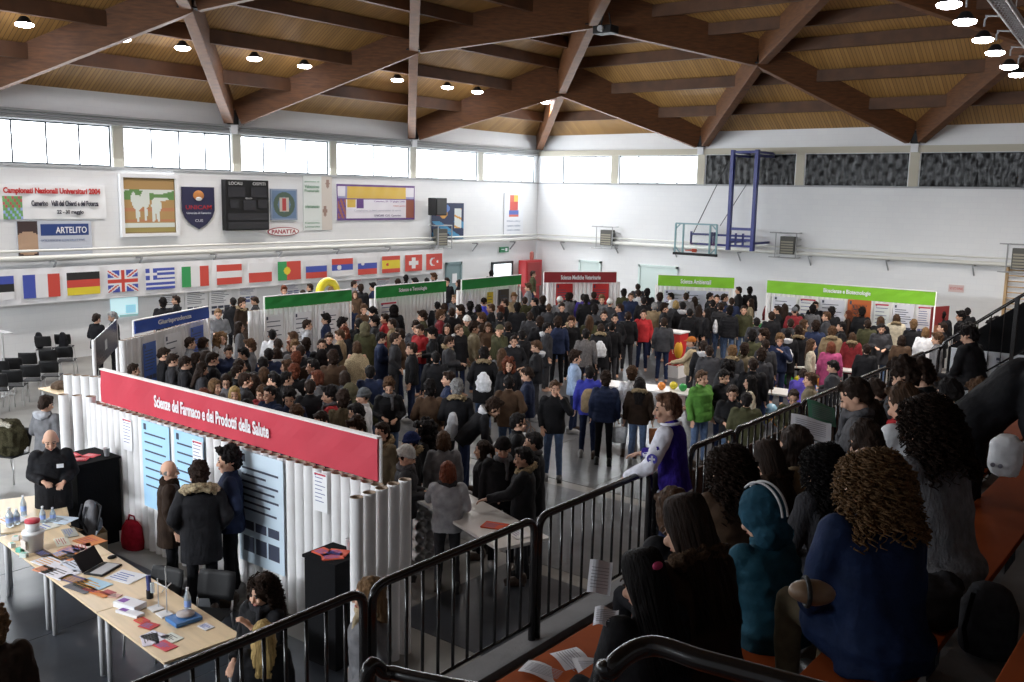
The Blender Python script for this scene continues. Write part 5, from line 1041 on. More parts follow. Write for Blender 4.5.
booth(7, (-12.6, 29.6), (-7.7, 30.5), pt(767, 291, 2.05), pt(935, 304, 2.05), 'long lime green banner reading Bioscienze e Biotecnologie', 'Bioscienze e Biotecnologie', LIM, z0=2.0, z1=2.4, tw=.28, th=.42)
def bposter(p, q, s, w, z0, z1, label, **k):
    p, q = V((*p, 0)), V((*q, 0)); u = (q-p).normalized(); n = u.cross(Z); o = p+u*((q-p).length*s)+n*.085; return poster(0, 0, 0, 0, label, P=(V((o.x, o.y, z0)), u, w, z1-z0), **k)
B1 = (pt(137, 337, 1.95), pt(207, 318, 1.95)); B2 = ((-19.7, 14.4), (-19.6, 17.4)); B5 = ((-19.55, 26.8), (-17.9, 28.75)); B6 = ((-16.4, 28.9), (-14.3, 30.2)); B7 = ((-12.6, 29.6), (-7.7, 30.5)); B3 = ((-19.68, 18.5), (-19.68, 21.4)); B4 = ((-19.68, 22.2), (-19.68, 25.1))
bposter(*B1, .02, .5, .7, 1.8, 'blue poster at the left of the blue banner booth', ground=(.05, .12, .42)); bposter(*B1, .3, .7, .5, 1.85, 'white poster in the middle of the blue banner booth', pics=False); bposter(*B1, .68, .6, .8, 1.85, 'blue poster at the right of the blue banner booth', ground=(.06, .12, .45))
bposter(*B2, .12, .55, .6, 1.8, 'white poster, left one under the first green banner', pics=False); bposter(*B2, .42, .55, .6, 1.8, 'white poster, middle one under the first green banner', pics=False); bposter(*B2, .72, .55, .6, 1.8, 'white poster, right one under the first green banner', pics=False)
bposter(*B3, .08, .7, .6, 1.85, 'white poster with a red heading under the second green banner', redbar=True, pics=False); bposter(*B4, .45, .3, .8, 1.8, 'yellow poster under the third green banner', ground=(.6, .45, .03), pics=False); bposter(*B4, .65, .55, .5, 1.85, 'dark picture poster under the third green banner', ground=(.06, .05, .04))
bposter(*B5, .1, .6, .4, 1.9, 'red poster with a dark centre at the left under the dark red banner', ground=(.45, .03, .03)); bposter(*B5, .62, .6, .4, 1.9, 'red poster at the right under the dark red banner', ground=(.5, .03, .03))
for k in range(3): bposter(*B6, .1+.3*k, .7, .6, 1.8, 'pale violet poster under the smaller lime banner, %s' % ('left', 'middle', 'right')[k], ground=(.6, .6, .75), pics=False)
for k, (s, w, gd, tx_, rb) in enumerate(((.03, .75, (.7, .7, .78), 'leftmost pale one', False), (.2, .55, (.75, .74, .75), 'second from left with a red heading', True), (.33, .75, (.66, .66, .75), 'third from left', False), (.66, .45, (.72, .75, .75), 'narrow one right of the orange framed picture', True), (.77, .6, (.7, .7, .78), 'one with two dark pictures', False), (.91, .4, (.75, .72, .75), 'rightmost', True))):
    bposter(*B7, s, w, .7, 1.85, 'poster under the long lime banner, '+tx_, ground=gd, redbar=rb, pics=(k > 3))
bposter(*B7, .5, .7, .3, 1.9, 'orange framed dark blue picture poster under the long lime banner', ground=(.5, .12, .03), pics=False, lines=False)
bposter(*B7, .525, .45, .6, 1.75, 'dark blue centre picture inside the orange framed poster', ground=(.03, .05, .12), pics=False)
t = thing('roll_up_display', 'dark red roll up display at the right end of the long lime banner', 'display', (-7.45, 29.2, 0)); panel('sheet', (0, 0, .1), V((.35, .93, 0)), Z, .85, 1.85, 10, 20, lambda s, t: 1 if .3 < t < .7 and .2 < s < .8 else 0, [flat(.25, .03, .03), flat(.35, .15, .08)], t, .02)
g = MB(); g.obox((0, -.02, 0), (.3, .8, 0), (0, 0, .1), (.12, -.05, 0)); g.obj('base', STEEL, t)
# tables with coloured balls
BALLC = dict(green=(.02, .25, .05), yellow=(.6, .5, .03), orange=(.6, .2, .03), red=(.4, .03, .03), lightblue=(.3, .5, .65), violet=(.25, .2, .4))
def long_table(pa, pb, label, z=.78, w=.7):
    pa, pb = V((pa.x, pa.y, 0)), V((pb.x, pb.y, 0)); u = (pb-pa).normalized(); v = V((-u.y, u.x, 0)); L_ = (pb-pa).length; t = thing('display_table', label, 'table', (pa.x, pa.y, 0))
    g = MB(); g.obox(Z*(z-.04), u*L_, v*w, Z*.04); g.obj('table_top', mat('white_laminate'), t, bevel=.005)
    for a in (.06, L_-.06):
        for b in (.06, w-.06): g = MB(); g.cyl(u*a+v*b, u*a+v*b+Z*(z-.04), .025); g.obj('leg', STEEL, t, smooth=True)
    return pa, u, v, L_
def balls(o, u, v, n, z, label, sd):
    rr = random.Random(sd); names = list(BALLC); r = .13; k = 0
    for j in range(2):
        for i in range(n):
            c = names[rr.randrange(len(names))]; p = o+u*(.14+i*.27+(j*.13))+Z*(z+r+j*.2)
            b = thing('balloon', '%s balloon, number %d from left in the %s row %s' % (c, i+1, ('lower', 'upper')[j], label), 'balloon', p, 0, 'balloons '+label)
            g = MB(); g.ell((0, 0, 0), (r, r, r*1.08), 16, 12); g.obj('skin', mat('balloon_'+c, BALLC[c], .25), b, smooth=True); g = MB(); g.cyl((0, 0, -r*1.05), (0, 0, -r*1.2), .008, .016, 8); g.obj('knot', mat('balloon_'+c), b)
ORDN = 0
o, u, v, L_ = long_table(onz(728, 387, .78), onz(806, 398, .78), 'white display table with balloons in front, nearer the railing'); balls(o-v*.15, u, v, 7, .12, 'before the nearer white table', 3)
o, u, v, L_ = long_table(onz(735, 362, .78), onz(862, 372, .78), 'long white display table behind the balloons, farther from the railing'); balls(o-v*.15, u, v, 8, .12, 'before the farther white table', 5)
p = onz(768, 322, 1.0); t = thing('wire_basket_stand', 'lattice basket stand heaped with green goods in front of the long lime banner', 'stand', (p.x, p.y, 0))
g = MB()
for k in range(9):
    for s_ in (1, -1): g.cyl((-.5+k*.125, -.35, 0 if s_ > 0 else .85), (-.5+(k*.125+.35*s_ if -.5 <= -.5+k*.125+.35*s_ <= .5 else k*.125), -.35, .85 if s_ > 0 else 0), .012, n=6)
g.obj('lattice', flat(.3, .22, .12), t); g = MB(); g.box((-.5, -.33, 0), (.5, .3, .85)); g.obj('core', flat(.03, .03, .03), t); g = MB(); g.box((-.55, -.38, .85), (.55, .35, .98)); g.obj('green_crate', flat(.02, .25, .06), t); g = MB(); g.box((-.5, -.3, .98), (.5, .3, 1.0)); g.obj('contents', flat(.6, .62, .6), t)
p = onz(669, 378, 0); t = thing('promotion_stand', 'red and yellow promotion stand next to the orange-hatted person', 'stand', (p.x, p.y+.3, 0)); g = MB(); g.box((-.2, -.25, .35), (.25, .25, 1.25)); g.obj('body', flat(.5, .02, .02), t, bevel=.01); g = MB(); g.box((-.2, -.25, 0), (.25, .25, .35)); g.obj('base', flat(.7, .68, .68), t)
g = MB(); g.ell((.2, -.2, .8), (.12, .12, .25), 14, 10); g.obj('yellow_figure_panel', flat(.7, .35, .02), t, smooth=True); g = MB(); g.box((-.23, -.28, 1.25), (.28, .28, 1.29)); g.obj('top', flat(.75, .72, .72), t)
o, u, v, L_ = long_table(onz(600, 385, .78), onz(735, 400, .78), 'long white table with orange and green fruit behind the purple and white jacket'); 
for k, (s_, c) in enumerate(((.45, 'orange'), (.6, 'green'), (.52, 'yellow'))): g = MB(); g.ell((0, 0, 0), .09, 14, 10); tag(g.obj('balloon', mat('balloon_'+c), None, True, loc=o+u*(L_*s_)+v*(.2+.1*k)+Z*.87), 'small %s balloon lying on the long white table' % c, 'balloon')

# ------------------------------------------------------------------ exhibitors' tables bottom left
TA = V((-11.6, 4.75, 0)); ang = -.095; TU = V((math.cos(ang), math.sin(ang), 0)); TV = V((-TU.y, TU.x, 0)); TW = .78; TL = 4.3
for k in range(4):
    a = TL*k/3; o = TA+TU*a if k < 3 else V((-13.02, 5.4, 0)); t = thing('folding_table', 'birch topped exhibitor table, %s' % ('left one of the three end to end', 'middle one of the three end to end', 'nearest the camera', 'turned one at the far left with the bottles')[k], 'table', o, ang if k < 3 else -.4, 'exhibitor tables')
    g = MB(); g.box((.004, 0, .715), (TL/3-.004, TW, .74)); g.obj('table_top', WOODTOP, t, bevel=.004)
    for x in (.09, TL/3-.09):
        for y in (.07, TW-.07): g = MB(); g.cyl((x, y, 0), (x, y, .715), .028); g.obj('leg', mat('grey_table_leg', (.42, .42, .43), .4), t, smooth=True)
def tp(px, py, z=.742): return onz(px, py, z)
def onT(px, py, w, d, rz, col, label, n=2, t=.004, acc=None, name='leaflet', cat='leaflet', group='leaflets on the exhibitor tables'):
    p = tp(px, py); return sheetpile((p.x, p.y, .742), w*1.2, d*1.25, ang+rz, col, label, name, cat, n, group, t, acc)
LF = [(42, 528, .2, .28, .2, (.7, .7, .62), 'cream papers left of the white bucket'), (12, 520, .3, .22, .1, (.75, .75, .78), 'white sheet at the far left table edge'), (60, 520, .3, .2, .5, (.6, .7, .8), 'pale blue folder near the water bottles'), (70, 533, .28, .12, -.2, (.35, .35, .3), 'greyish brochure row behind the bucket'),
      (62, 542, .25, .12, -.2, (.72, .72, .6), 'cream box shaped leaflet beside the bucket'), (90, 541, .28, .2, .2, (.65, .22, .06), 'orange leaflet on the far edge of the middle table'), (82, 548, .22, .16, -.3, (.7, .55, .5), 'pink leaflet left of the laptop'), (72, 550, .22, .16, .4, (.6, .3, .2), 'salmon leaflet by the middle of the table'),
      (42, 553, .3, .1, .1, (.1, .06, .04), 'dark brown leaflet at the front edge under the bucket'), (50, 562, .3, .2, .2, (.72, .72, .78), 'white and blue magazine at the front edge'), (63, 556, .25, .16, .1, (.3, .35, .6), 'blue leaflet amid white magazines'), (71, 557, .2, .15, .3, (.65, .2, .05), 'bright orange leaflet between white magazines'),
      (45, 570, .2, .12, .3, (.65, .25, .12), 'orange leaflet at the very front edge'), (60, 573, .32, .2, .2, (.75, .73, .78), 'white magazine left of the dark journals'), (80, 565, .3, .2, .1, (.6, .65, .75), 'pale magazine left of the open laptop'), (75, 580, .3, .12, .25, (.12, .1, .2), 'dark journal in front of the pale magazine'),
      (80, 588, .3, .12, .25, (.1, .1, .12), 'black striped journal nearer the table edge'), (92, 585, .3, .2, .25, (.4, .6, .75), 'light blue journal right of the dark journals'), (95, 592, .35, .07, .3, (.6, .18, .02), 'long orange leaflet at the front edge'), (126, 577, .3, .21, .3, (.75, .76, .8), 'white sheet right of the laptop'),
      (108, 593, .12, .08, .2, (.45, .1, .1), 'small red card left of the white box'), (115, 596, .1, .07, .5, (.6, .35, .3), 'small pink card left of the white box'), (142, 621, .12, .08, .1, (.6, .05, .05), 'red card at the front of the near table'), (149, 626, .14, .1, .3, (.5, .04, .04), 'dark red card at the front of the near table'),
      (155, 637, .2, .13, .2, (.7, .68, .78), 'white and purple card heap near the table corner'), (165, 646, .18, .1, .2, (.6, .06, .08), 'red leaflet at the near table corner'), (150, 640, .2, .12, -.3, (.7, .66, .76), 'lilac card heap at the front edge'), (172, 638, .16, .1, .1, (.7, .72, .65), 'white card heap beside the scales'), (206, 627, .12, .08, .1, (.7, .7, .75), 'small white cards right of the blue scales')]
for px, py, w, d, rz, c, l in LF: onT(px, py, w, d, rz, c, l, acc=random.Random(px).choice([(.1, .15, .4), (.5, .1, .1), (.1, .1, .1), (.6, .3, .05)]))
p = tp(58, 527)
def bottle(px, py, label, h=.24, r=.035): 
    p = tp(px, py); t = thing('water_bottle', label, 'bottle', (p.x, p.y, .742), 0, 'water bottles on the exhibitor tables'); g = MB(); g.lathe((0, 0, 0), [(r*.7, 0), (r, .01), (r, h*.6), (r*.85, h*.66), (r*.4, h*.85), (r*.35, h*.93)], 16); g.obj('body', mat('clear_plastic', (.75, .85, .92), .1, trans=.6), t, smooth=True)
    g = MB(); g.cyl((0, 0, h*.92), (0, 0, h), r*.42); g.obj('cap', flat(.75, .75, .78), t); g = MB(); g.lathe((0, 0, 0), [(r*1.02, h*.25), (r*1.02, h*.5)], 16, False); g.obj('paper_label', flat(.25, .35, .65), t)
bottle(188, 612, 'water bottle with a blue label beside the blue scales', .26); bottle(43, 523, 'water bottle right of the bucket', .22); bottle(24, 516, 'clear bottle at the back of the far left table', .28); bottle(10, 527, 'clear bottle at the front of the far left table', .25, .045); bottle(53, 521, 'small clear bottle beside the blue-labelled one', .18); bottle(17, 524, 'clear bottle with a white cap at the far left', .2, .04)
p = tp(34, 556-6); t = thing('plastic_bucket', 'big white lidded plastic bucket with a label on the table', 'bucket', (p.x, p.y, .742)); g = MB(); g.lathe((0, 0, 0), [(.1, 0), (.115, .2), (.12, .2), (.12, .235), (.02, .24)], 24); g.obj('body', flat(.72, .72, .72, .4), t, smooth=True); g = MB(); g.lathe((0, 0, .24), [(.075, 0), (.08, .1), (.02, .1)], 20); g.obj('upper_tub', flat(.7, .7, .7), t, smooth=True)
g = MB(); g.lathe((0, 0, .34), [(.083, 0), (.083, .03), (.02, .035)], 20); g.obj('red_lid', flat(.5, .04, .06), t, smooth=True); g = MB(); g.box((-.05, -.125, .05), (.07, -.11, .15)); g.obj('paper_label', flat(.7, .6, .55), t)
for k, (px, py, c, l) in enumerate(((12, 547, (.7, .72, .7), 'small white carton left of the bucket'), (20, 552, (.1, .4, .3), 'small green and white carton left of the bucket'), (24, 557, (.6, .7, .65), 'pale green carton at the front edge'), (16, 540, (.72, .72, .7), 'small white carton farther back from the edge'))):
    p = tp(px, py); t = thing('carton', l, 'box', (p.x, p.y, .742), .3*k, 'small cartons by the bucket'); g = MB(); g.box((-.04, -.03, 0), (.04, .03, .05)); g.obj('body', flat(*c), t, bevel=.003); g = MB(); g.box((-.02, -.02, .05), (.02, .02, .052)); g.obj('paper_label', flat(.2, .5, .4), t)
def whitebox(px, py, w, d, h, rz, l, c=(.75, .75, .78)):
    p = tp(px, py); t = thing('flat_box', l, 'box', (p.x, p.y, .742), ang+rz); g = MB(); g.box((-w/2, -d/2, 0), (w/2, d/2, h)); g.obj('body', flat(*c), t, bevel=.003); g = MB(); g.box((-w*.4, -d*.3, h), (-w*.1, d*.2, h+.002)); g.obj('printed_mark', flat(.2, .05, .35), t)
whitebox(130, 607, .3, .16, .06, .3, 'white box with a purple mark on the near table'); whitebox(130, 614, .3, .1, .03, .3, 'low white box in front of the purple-marked one'); 
p = tp(103, 570); t = thing('laptop', 'open black laptop seen from behind on the middle table', 'laptop', (p.x, p.y, .742), 1.99); g = MB(); g.box((-.17, -.12, 0), (.17, .12, .02)); g.obj('base', BLACKP, t, bevel=.004); g = MB(); g.box((-.15, -.1, .02), (.15, .05, .023)); g.obj('keyboard', flat(.5, .5, .52), t)
g = MB(); g.obox((-.17, .12, .02), (.34, 0, 0), (0, .12, .18), (0, .012, -.008)); g.obj('screen_lid', BLACKP, t)
p = tp(112, 558); t = thing('computer_mouse', 'small black computer mouse beyond the laptop', 'mouse', (p.x, p.y, .742)); g = MB(); g.ell((0, 0, .012), (.04, .055, .02)); g.obj('body', BLACKP, t, smooth=True)
p = tp(181, 619); t = thing('laboratory_scales', 'blue laboratory scales with a round steel plate on the near table', 'scales', (p.x+.05, p.y, .742), ang); g = MB(); g.box((-.12, -.14, 0), (.12, .14, .045)); g.obj('body', flat(.05, .18, .45, .35), t, bevel=.012); g = MB(); g.lathe((0, .02, .045), [(.03, 0), (.03, .01), (.085, .012), (.09, .03), (.02, .032)], 24); g.obj('weighing_plate', flat(.4, .35, .33, .3), t, smooth=True)
p = tp(160, 612); t = thing('laboratory_stand', 'pair of thin steel laboratory stands with clamps on white bases', 'stand', (p.x, p.y, .742), ang)
for s_ in (-.09, .09): g = MB(); g.box((s_-.07, -.06, 0), (s_+.07, .06, .018)); g.obj('base', flat(.7, .7, .7), t, bevel=.004); g = MB(); g.cyl((s_, .03, .018), (s_, .03, .5 if s_ > 0 else .32), .006, n=8); g.obj('rod', STEEL, t)
g = MB(); g.cyl((-.15, .03, .26), (.12, .03, .28), .006, n=6); g.cyl((.12, .03, .3), (.2, .03, .36), .006, n=6); g.cyl((.0, .03, .2), (.09, .03, .3), .006, n=6); g.obj('clamp', STEEL, t); g = MB(); g.cyl((-.15, .0, .16), (-.15, .0, .26), .02); g.obj('flask', mat('clear_plastic'), t)
p = tp(150, 598); t = thing('torch', 'dark blue cylinder standing on a black foot near the laboratory stands', 'device', (p.x, p.y, .742)); g = MB(); g.cyl((0, 0, 0), (0, 0, .09), .035); g.obj('foot', BLACKP, t); g = MB(); g.cyl((0, 0, .09), (-.02, 0, .24), .028, .024); g.obj('body', flat(.03, .04, .16), t)
p = tp(127, 601); 
# chairs
def chair_proto():
    t = thing('stacking_chair', 'x', 'chair'); g = MB(); g.rings([[V((x, y, z)) for x, z in ((-.21, .44), (.21, .44), (.21, .465), (-.21, .465))] for y in (-.2, .2)]); g.obj('seat', BLACKP, t, bevel=.01)
    g = MB(); rs = []
    for k in range(7): z = .55+k*.05; w = .2+.015*math.sin(k*.5); rs.append([V((-w, .2+k*.012, z)), V((-w*.5, .225+k*.012, z)), V((w*.5, .225+k*.012, z)), V((w, .2+k*.012, z)), V((w, .215+k*.012, z)), V((w*.5, .24+k*.012, z)), V((-w*.5, .24+k*.012, z)), V((-w, .215+k*.012, z))])
    g.rings(rs); g.obj('backrest', BLACKP, t, True)
    for x in (-.2, .2):
        g = MB(); g.tube([(x*1.08, -.2, 0), (x, -.17, .43)], .011, 8); g.obj('leg', STEEL, t, True); g = MB(); g.tube([(x*1.08, .26, 0), (x, .17, .43), (x, .21, .56)], .011, 8); g.obj('leg', STEEL, t, True)
    return t
PC = chair_proto(); CH = []
def put_chair(x, y, rz, label, group=None):
    c = PC if not CH else copy_tree(PC); CH.append(c); c.location = (x, y, 0); c.rotation_euler = (0, 0, rz); c['label'] = label; c['category'] = 'chair'
    if group: c['group'] = group
    elif 'group' in c: del c['group']
    return c
cl = [(15, 357, 'front row'), (30, 352, 'front row'), (50, 349, 'front row'), (66, 346, 'front row'), (15, 369, 'row behind'), (33, 364, 'row behind'), (51, 360, 'row behind'), (2, 360, 'front row'), (0, 373, 'row behind'), (37, 334, 'wall row'), (61, 333, 'wall row'), (-14, 366, 'front row')]
rowc = {}
for px, py, rw in sorted(cl):
    rowc[rw] = rowc.get(rw, 0)+1; p = onz(px, py, .82); p.x = max(p.x, XL+.55)
    put_chair(p.x, p.y, PI+ .9, 'black stacking chair at left, number %d from left in the %s' % (rowc[rw], rw), 'empty black chairs on the left')
p = onz(150, 576, .86); put_chair(p.x, p.y, .3, 'black chair behind the exhibitor tables, left of the black parka'); p = onz(205, 580, .86); put_chair(p.x, p.y, .5, 'black chair behind the near end of the exhibitor tables')
p = onz(74, 512, .8); put_chair(p.x, p.y, -.2, 'black chair under the grey backpack behind the far table'); t = thing('backpack', 'grey backpack hung on a chair behind the far exhibitor table', 'backpack', (p.x, p.y+.22, .45), -.2)
link('body', acc_mesh('B'), t, color=CW['grey']); g = MB(); g.tube([(-.08, -.06, .05), (-.09, -.13, .2), (-.07, -.08, .4)], .014, 6); g.tube([(.08, -.06, .05), (.09, -.13, .2), (.07, -.08, .4)], .014, 6); g.obj('strap', CLOTH, t, color=CW['darkgrey'])
for px, py, l in ((38, 338, 'dark bag on a chair of the wall row, left one'), (62, 338, 'dark bag on a chair of the wall row, right one')):
    p = onz(px, py, .75); c = link('shoulder_bag', acc_mesh('B'), None, (p.x+.05, p.y, .47), CW['black']); tag(c, l, 'bag')
p = onz(110, 540, 0); p = V((BP.x+.62, BP.y-.3, 0)); t = thing('cardboard_box', 'open cardboard box with a white label beside the black plinth', 'box', p, .1)
g = MB()
for a, b in (((-.17, -.13, 0), (.17, -.12, .36)), ((-.17, .12, 0), (.17, .13, .36)), ((-.17, -.12, 0), (-.16, .12, .36)), ((.16, -.12, 0), (.17, .12, .36)), ((-.16, -.12, 0), (.16, .12, .01))): g.box(a, b)
CB = mat('cardboard', (.4, .27, .15), .8, noise_s=8); g.obj('body', CB, t); g = MB(); g.obox((-.17, -.13, .36), (.34, 0, 0), (0, -.05, .1), (0, .006, .003)); g.obj('flap', CB, t); g = MB(); g.obox((-.17, .13, .36), (.34, 0, 0), (0, -.06, .09), (0, .006, .003)); g.obj('flap', CB, t); g = MB(); g.box((-.08, -.136, .1), (.1, -.13, .24)); g.obj('paper_label', PAPER, t)
t = thing('red_bag', 'bright red cloth bag standing against the red booth wall', 'bag', tuple(onz(141, 545, 0)-V((0, .12, 0))), .1); g = MB(); loft(g, lambda q: V(q), [(0, .19, .11, 0), (.1, .2, .12, 0), (.3, .17, .1, 0), (.38, .12, .05, 0)], 18); g.obj('body', CLOTH, t, True, color=(.35, .015, .03)); g = MB(); g.tube([(-.08, 0, .37), (-.05, 0, .46), (.05, 0, .46), (.08, 0, .37)], .012, 6); g.obj('handle', CLOTH, t, color=(.2, .01, .02))
t = thing('book_stack', 'small stack of white papers between the cardboard box and the red bag', 'papers', tuple(onz(126, 540, 0)), .2); g = MB(); [g.box((-.1, -.08, k*.04), (.1, .08, k*.04+.036)) for k in range(4)]; g.obj('paper_pile', PAPER, t)
# standing pole sign at the far left, coat on a chair, tote on the low table
p = onz(12, 395, .6); t = thing('coat', 'olive fur-lined coat thrown over a chair at the left edge', 'coat', (onz(10, 440, .7).x, onz(10, 440, .7).y, .55)); g = MB(); loft(g, lambda q: V(q), [(-.1, .22, .15, 0), (.1, .32, .24, 0), (.35, .3, .22, 0), (.5, .15, .1, 0)], 20); o = link('body', cook(g, [FURM], .02, 2, .5, None, 'coat_body', .05, 8), t, color=(.05, .045, .025))
g = MB(); g.tube([(-.2, -.1, .45), (0, -.2, .5), (.2, -.05, .42)], .05, 8); link('fur_trim', cook(g, [FURM], .02, 1, .6, None, 'fur_trim', .03, 20), t, color=(.45, .42, .35)); q = t.location; put_chair(q.x, q.y, .4, 'chair carrying the olive fur-lined coat at the left edge')
p = onz(6, 347, 1.6); t = thing('display_stand', 'thin grey pole stand with a narrow top at the left edge', 'stand', (onz(6, 395, 0).x, onz(6, 395, 0).y, 0)); g = MB(); g.cyl((0, 0, 0), (0, 0, 1.5), .02); g.obj('pole', STEEL, t); g = MB(); g.box((-.35, -.1, 1.5), (.35, .1, 1.53)); g.obj('top', STEEL, t); g = MB(); g.cyl((0, 0, 0), (0, 0, .03), .2); g.obj('base', STEEL, t)
A_, B_ = onz(38, 388, .74), onz(66, 388, .74); t = thing('low_table', 'small birch table with a heap of cloth behind the tall tubes', 'table', (A_.x, A_.y, 0)); g = MB(); g.box((0, 0, .715), (1.1, .6, .74)); g.obj('table_top', WOODTOP, t, bevel=.004)
for x in (.06, 1.04):
    for y in (.06, .54): g = MB(); g.cyl((x, y, 0), (x, y, .715), .02); g.obj('leg', STEEL, t)
g = MB(); g.ell((0, 0, .07), (.25, .18, .1)); g.ell((.15, .05, .1), (.15, .14, .09)); o = link('scarf_heap', cook(g, [KNIT], .02, 2, .5, None, 'heap', .05, 9), None, (A_.x+.4, A_.y+.3, .74), (.1, .07, .05)); tag(o, 'heap of brown and grey scarves on the small birch table', 'scarf'); 
# ------------------------------------------------------------------ the tribune on the right
ORB = mat('orange_bench_board', (.36, .075, .015), .7, noise_s=3, spec=.12)
def foot(k): return 1.5+.4*k
BL = lambda k: -3.5+.75*k
g = MB(); YA, YZ = -6.0, 16.0; RWS = 9
def tiers(g, ya, yz):
    g.box((-4.22, ya, 1.3), (-4.0, yz, 1.56)); g.box((-4.15, ya, 0), (BL(0)+.4, yz, 1.5))
    for k in range(1, RWS): g.box((BL(k-1)+.4, ya, 0), (BL(k)+.4, yz, foot(k)))
    g.box((BL(RWS-1)+.4, ya, 0), (X1, yz, foot(RWS)))
tiers(g, YA, YZ); struct(g.obj('tribune_steps', CONC))
g = MB(); tiers(g, 17.5, 29.0); struct(g.obj('tribune_steps', CONC))
for k in range(RWS):
    for j, (ya, yz) in enumerate(((-5.5, -1.2), (1.0, YZ-.1), (17.6, 28.9))):
        t = thing('tribune_bench', 'orange tribune bench board, %s row from the front, %s block' % (('first', 'second', 'third', 'fourth', 'fifth', 'sixth', 'seventh', 'eighth', 'ninth')[k], ('behind camera', 'near', 'far')[j]), 'bench', (BL(k), 0, 0), 0, 'tribune benches')
        g = MB(); g.box((0, ya, foot(k)+.37), (.36, yz, foot(k)+.41)); g.obj('board', ORB, t, bevel=.004)
        g = MB(); n = int((yz-ya)/1.6)
        for i in range(n+1): y = ya+.1+(yz-ya-.2)*i/n; g.box((.08, y-.02, foot(k)), (.12, y+.02, foot(k)+.37)); g.box((.26, y-.02, foot(k)), (.3, y+.02, foot(k)+.37))
        g.obj('bracket', BLACKP, t)
XR = -4.1
def rnd(p, c, q, r=.12, n=6):
    p, c, q = V(p), V(c), V(q); a = c+(p-c).normalized()*r; b = c+(q-c).normalized()*r; return [a*(1-t)**2+c*2*t*(1-t)+b*t*t for t in [i/n for i in range(n+1)]]
def railing(y0, y1, label, z0=1.52, zt=2.53, group='front railing sections', sp=.14):
    t = thing('railing', label, 'railing', (XR, y0, 0), 0, group); L_ = y1-y0
    A, B, C, D = (0, 0, z0), (0, 0, zt), (0, L_, zt), (0, L_, z0)
    g = MB(); g.tube([A]+rnd(A, B, C)+rnd(B, C, D)+[D], .03, 12); g.obj('handrail', BLACKM, t, True); g = MB(); g.cyl((0, .02, z0+.17), (0, L_-.02, z0+.17), .014, n=8); g.obj('bottom_rail', BLACKM, t, True)
    n = int((L_-.1)/sp)
    for i in range(1, n): y = L_*i/n; g = MB(); g.cyl((0, y, z0+.17), (0, y, zt-.02), .012, n=8); g.obj('baluster', BLACKM, t, True)
    return t
names = ['nearest the camera', 'in front of the white tubes', 'ending at the thick post']
for (a, b), l in zip(((1.1, 3.78), (3.85, 5.52), (5.58, 7.24)), names): railing(a, b, 'black tubular railing section along the tribune front, '+l)
ys = [8.0, 9.0, 10.8, 12.5, 14.3, 15.95]
for i, (a, b) in enumerate(zip(ys, ys[1:])): railing(a, b-.05, 'black railing section past the stair gap, '+('short first one beside the green jacket', 'second one', 'third one', 'fourth one', 'last one at the far corner')[i], zt=2.58)
g = MB(); g.box((-.075, -.075, 1.5), (.075, .075, 2.5)); o = thing('railing_post', 'thick black square post at the stair gap by the purple jacket', 'post', (XR, 7.38, 0)); g.obj('shaft', BLACKM, o, bevel=.008)
g = MB(); g.box((-.09, -.09, 1.5), (.09, .09, 1.57)); g.obj('foot_plate', BLACKM, o)
t = thing('wooden_parapet', 'brown wooden board parapet behind the far part of the front railing', 'parapet', (-4.25, 8.2, 0)); n = 42
g = MB(); [g.box((-.02, .16*k, 1.5), (.0, .16*k+.15, 2.25)) for k in range(n)]; g.obj('board', mat('brown_boards', (.09, .04, .02), .5, noise_s=3, stretch=(1, 4, .5)), t)
# far block: sloping stair railing with posters under it
t = thing('stair_railing', 'black sloping stair railing of the far tribune block at the right edge', 'railing', (0, 16.8, 0))
def SL(x): return 2.6+(x+4.1)*.80
g = MB(); g.tube([(-4.1, 0, 1.5), (-4.1, 0, 2.5), (-4.0, 0, SL(-4.0)), (3.0, 0, SL(3.0))], .028, 10); g.obj('handrail', BLACKM, t, True)
for k in range(28): x = -3.92+.19*k; g = MB(); g.cyl((x, 0, SL(x)-.95), (x, 0, SL(x)), .009, n=6); g.obj('baluster', BLACKM, t)
g = MB(); g.tube([(-4.1, 0, 1.65), (3.0, 0, SL(3)-.95)], .016, 8); g.obj('bottom_rail', BLACKM, t, True)
for k in range(3): x = -3.0+1.4*k; g = MB(); g.box((x-.03, -.03, SL(x)-1.1), (x+.03, .03, SL(x))); g.obj('post', BLACKM, t)
t = thing('stair_side_panel', 'black sloping side panel of the far stairs at the right edge', 'panel', (0, 17.4, 0)); g = MB(); g.rings([[V((-4.1, y, 1.5)), V((3, y, 1.5)), V((3, y, SL(3)-.1)), V((-4.1, y, SL(-4.1)-.1))] for y in (0, .06)]); g.obj('board', BLACKF, t)
t = thing('notice_board', 'white notice board with posters below the far stair railing', 'board', (-4.05, 17.32, 0)); g = MB(); g.box((0, 0, 1.7), (3.4, .05, 2.5)); g.obj('board', flat(.62, .64, .68), t)
for k in range(5): o = V((-4.0+.64*k, 17.31, 1.76)); poster(0, 0, 0, 0, 'pale poster on the notice board below the far stair railing, %s' % ('leftmost', 'second from left', 'third from left', 'fourth from left', 'rightmost')[k], P=(o, V((1, 0, 0)), .56, .68), pics=False, ground=(.66, .67, .72))
g = MB(); g.tube([(-4.1, 15.95, 2.56), (-4.1, 16.8, 2.56)], .02, 8); tag(g.obj('gap_rail', BLACKM, None, True), 'short black rail closing the gap between the two tribune blocks', 'rail')
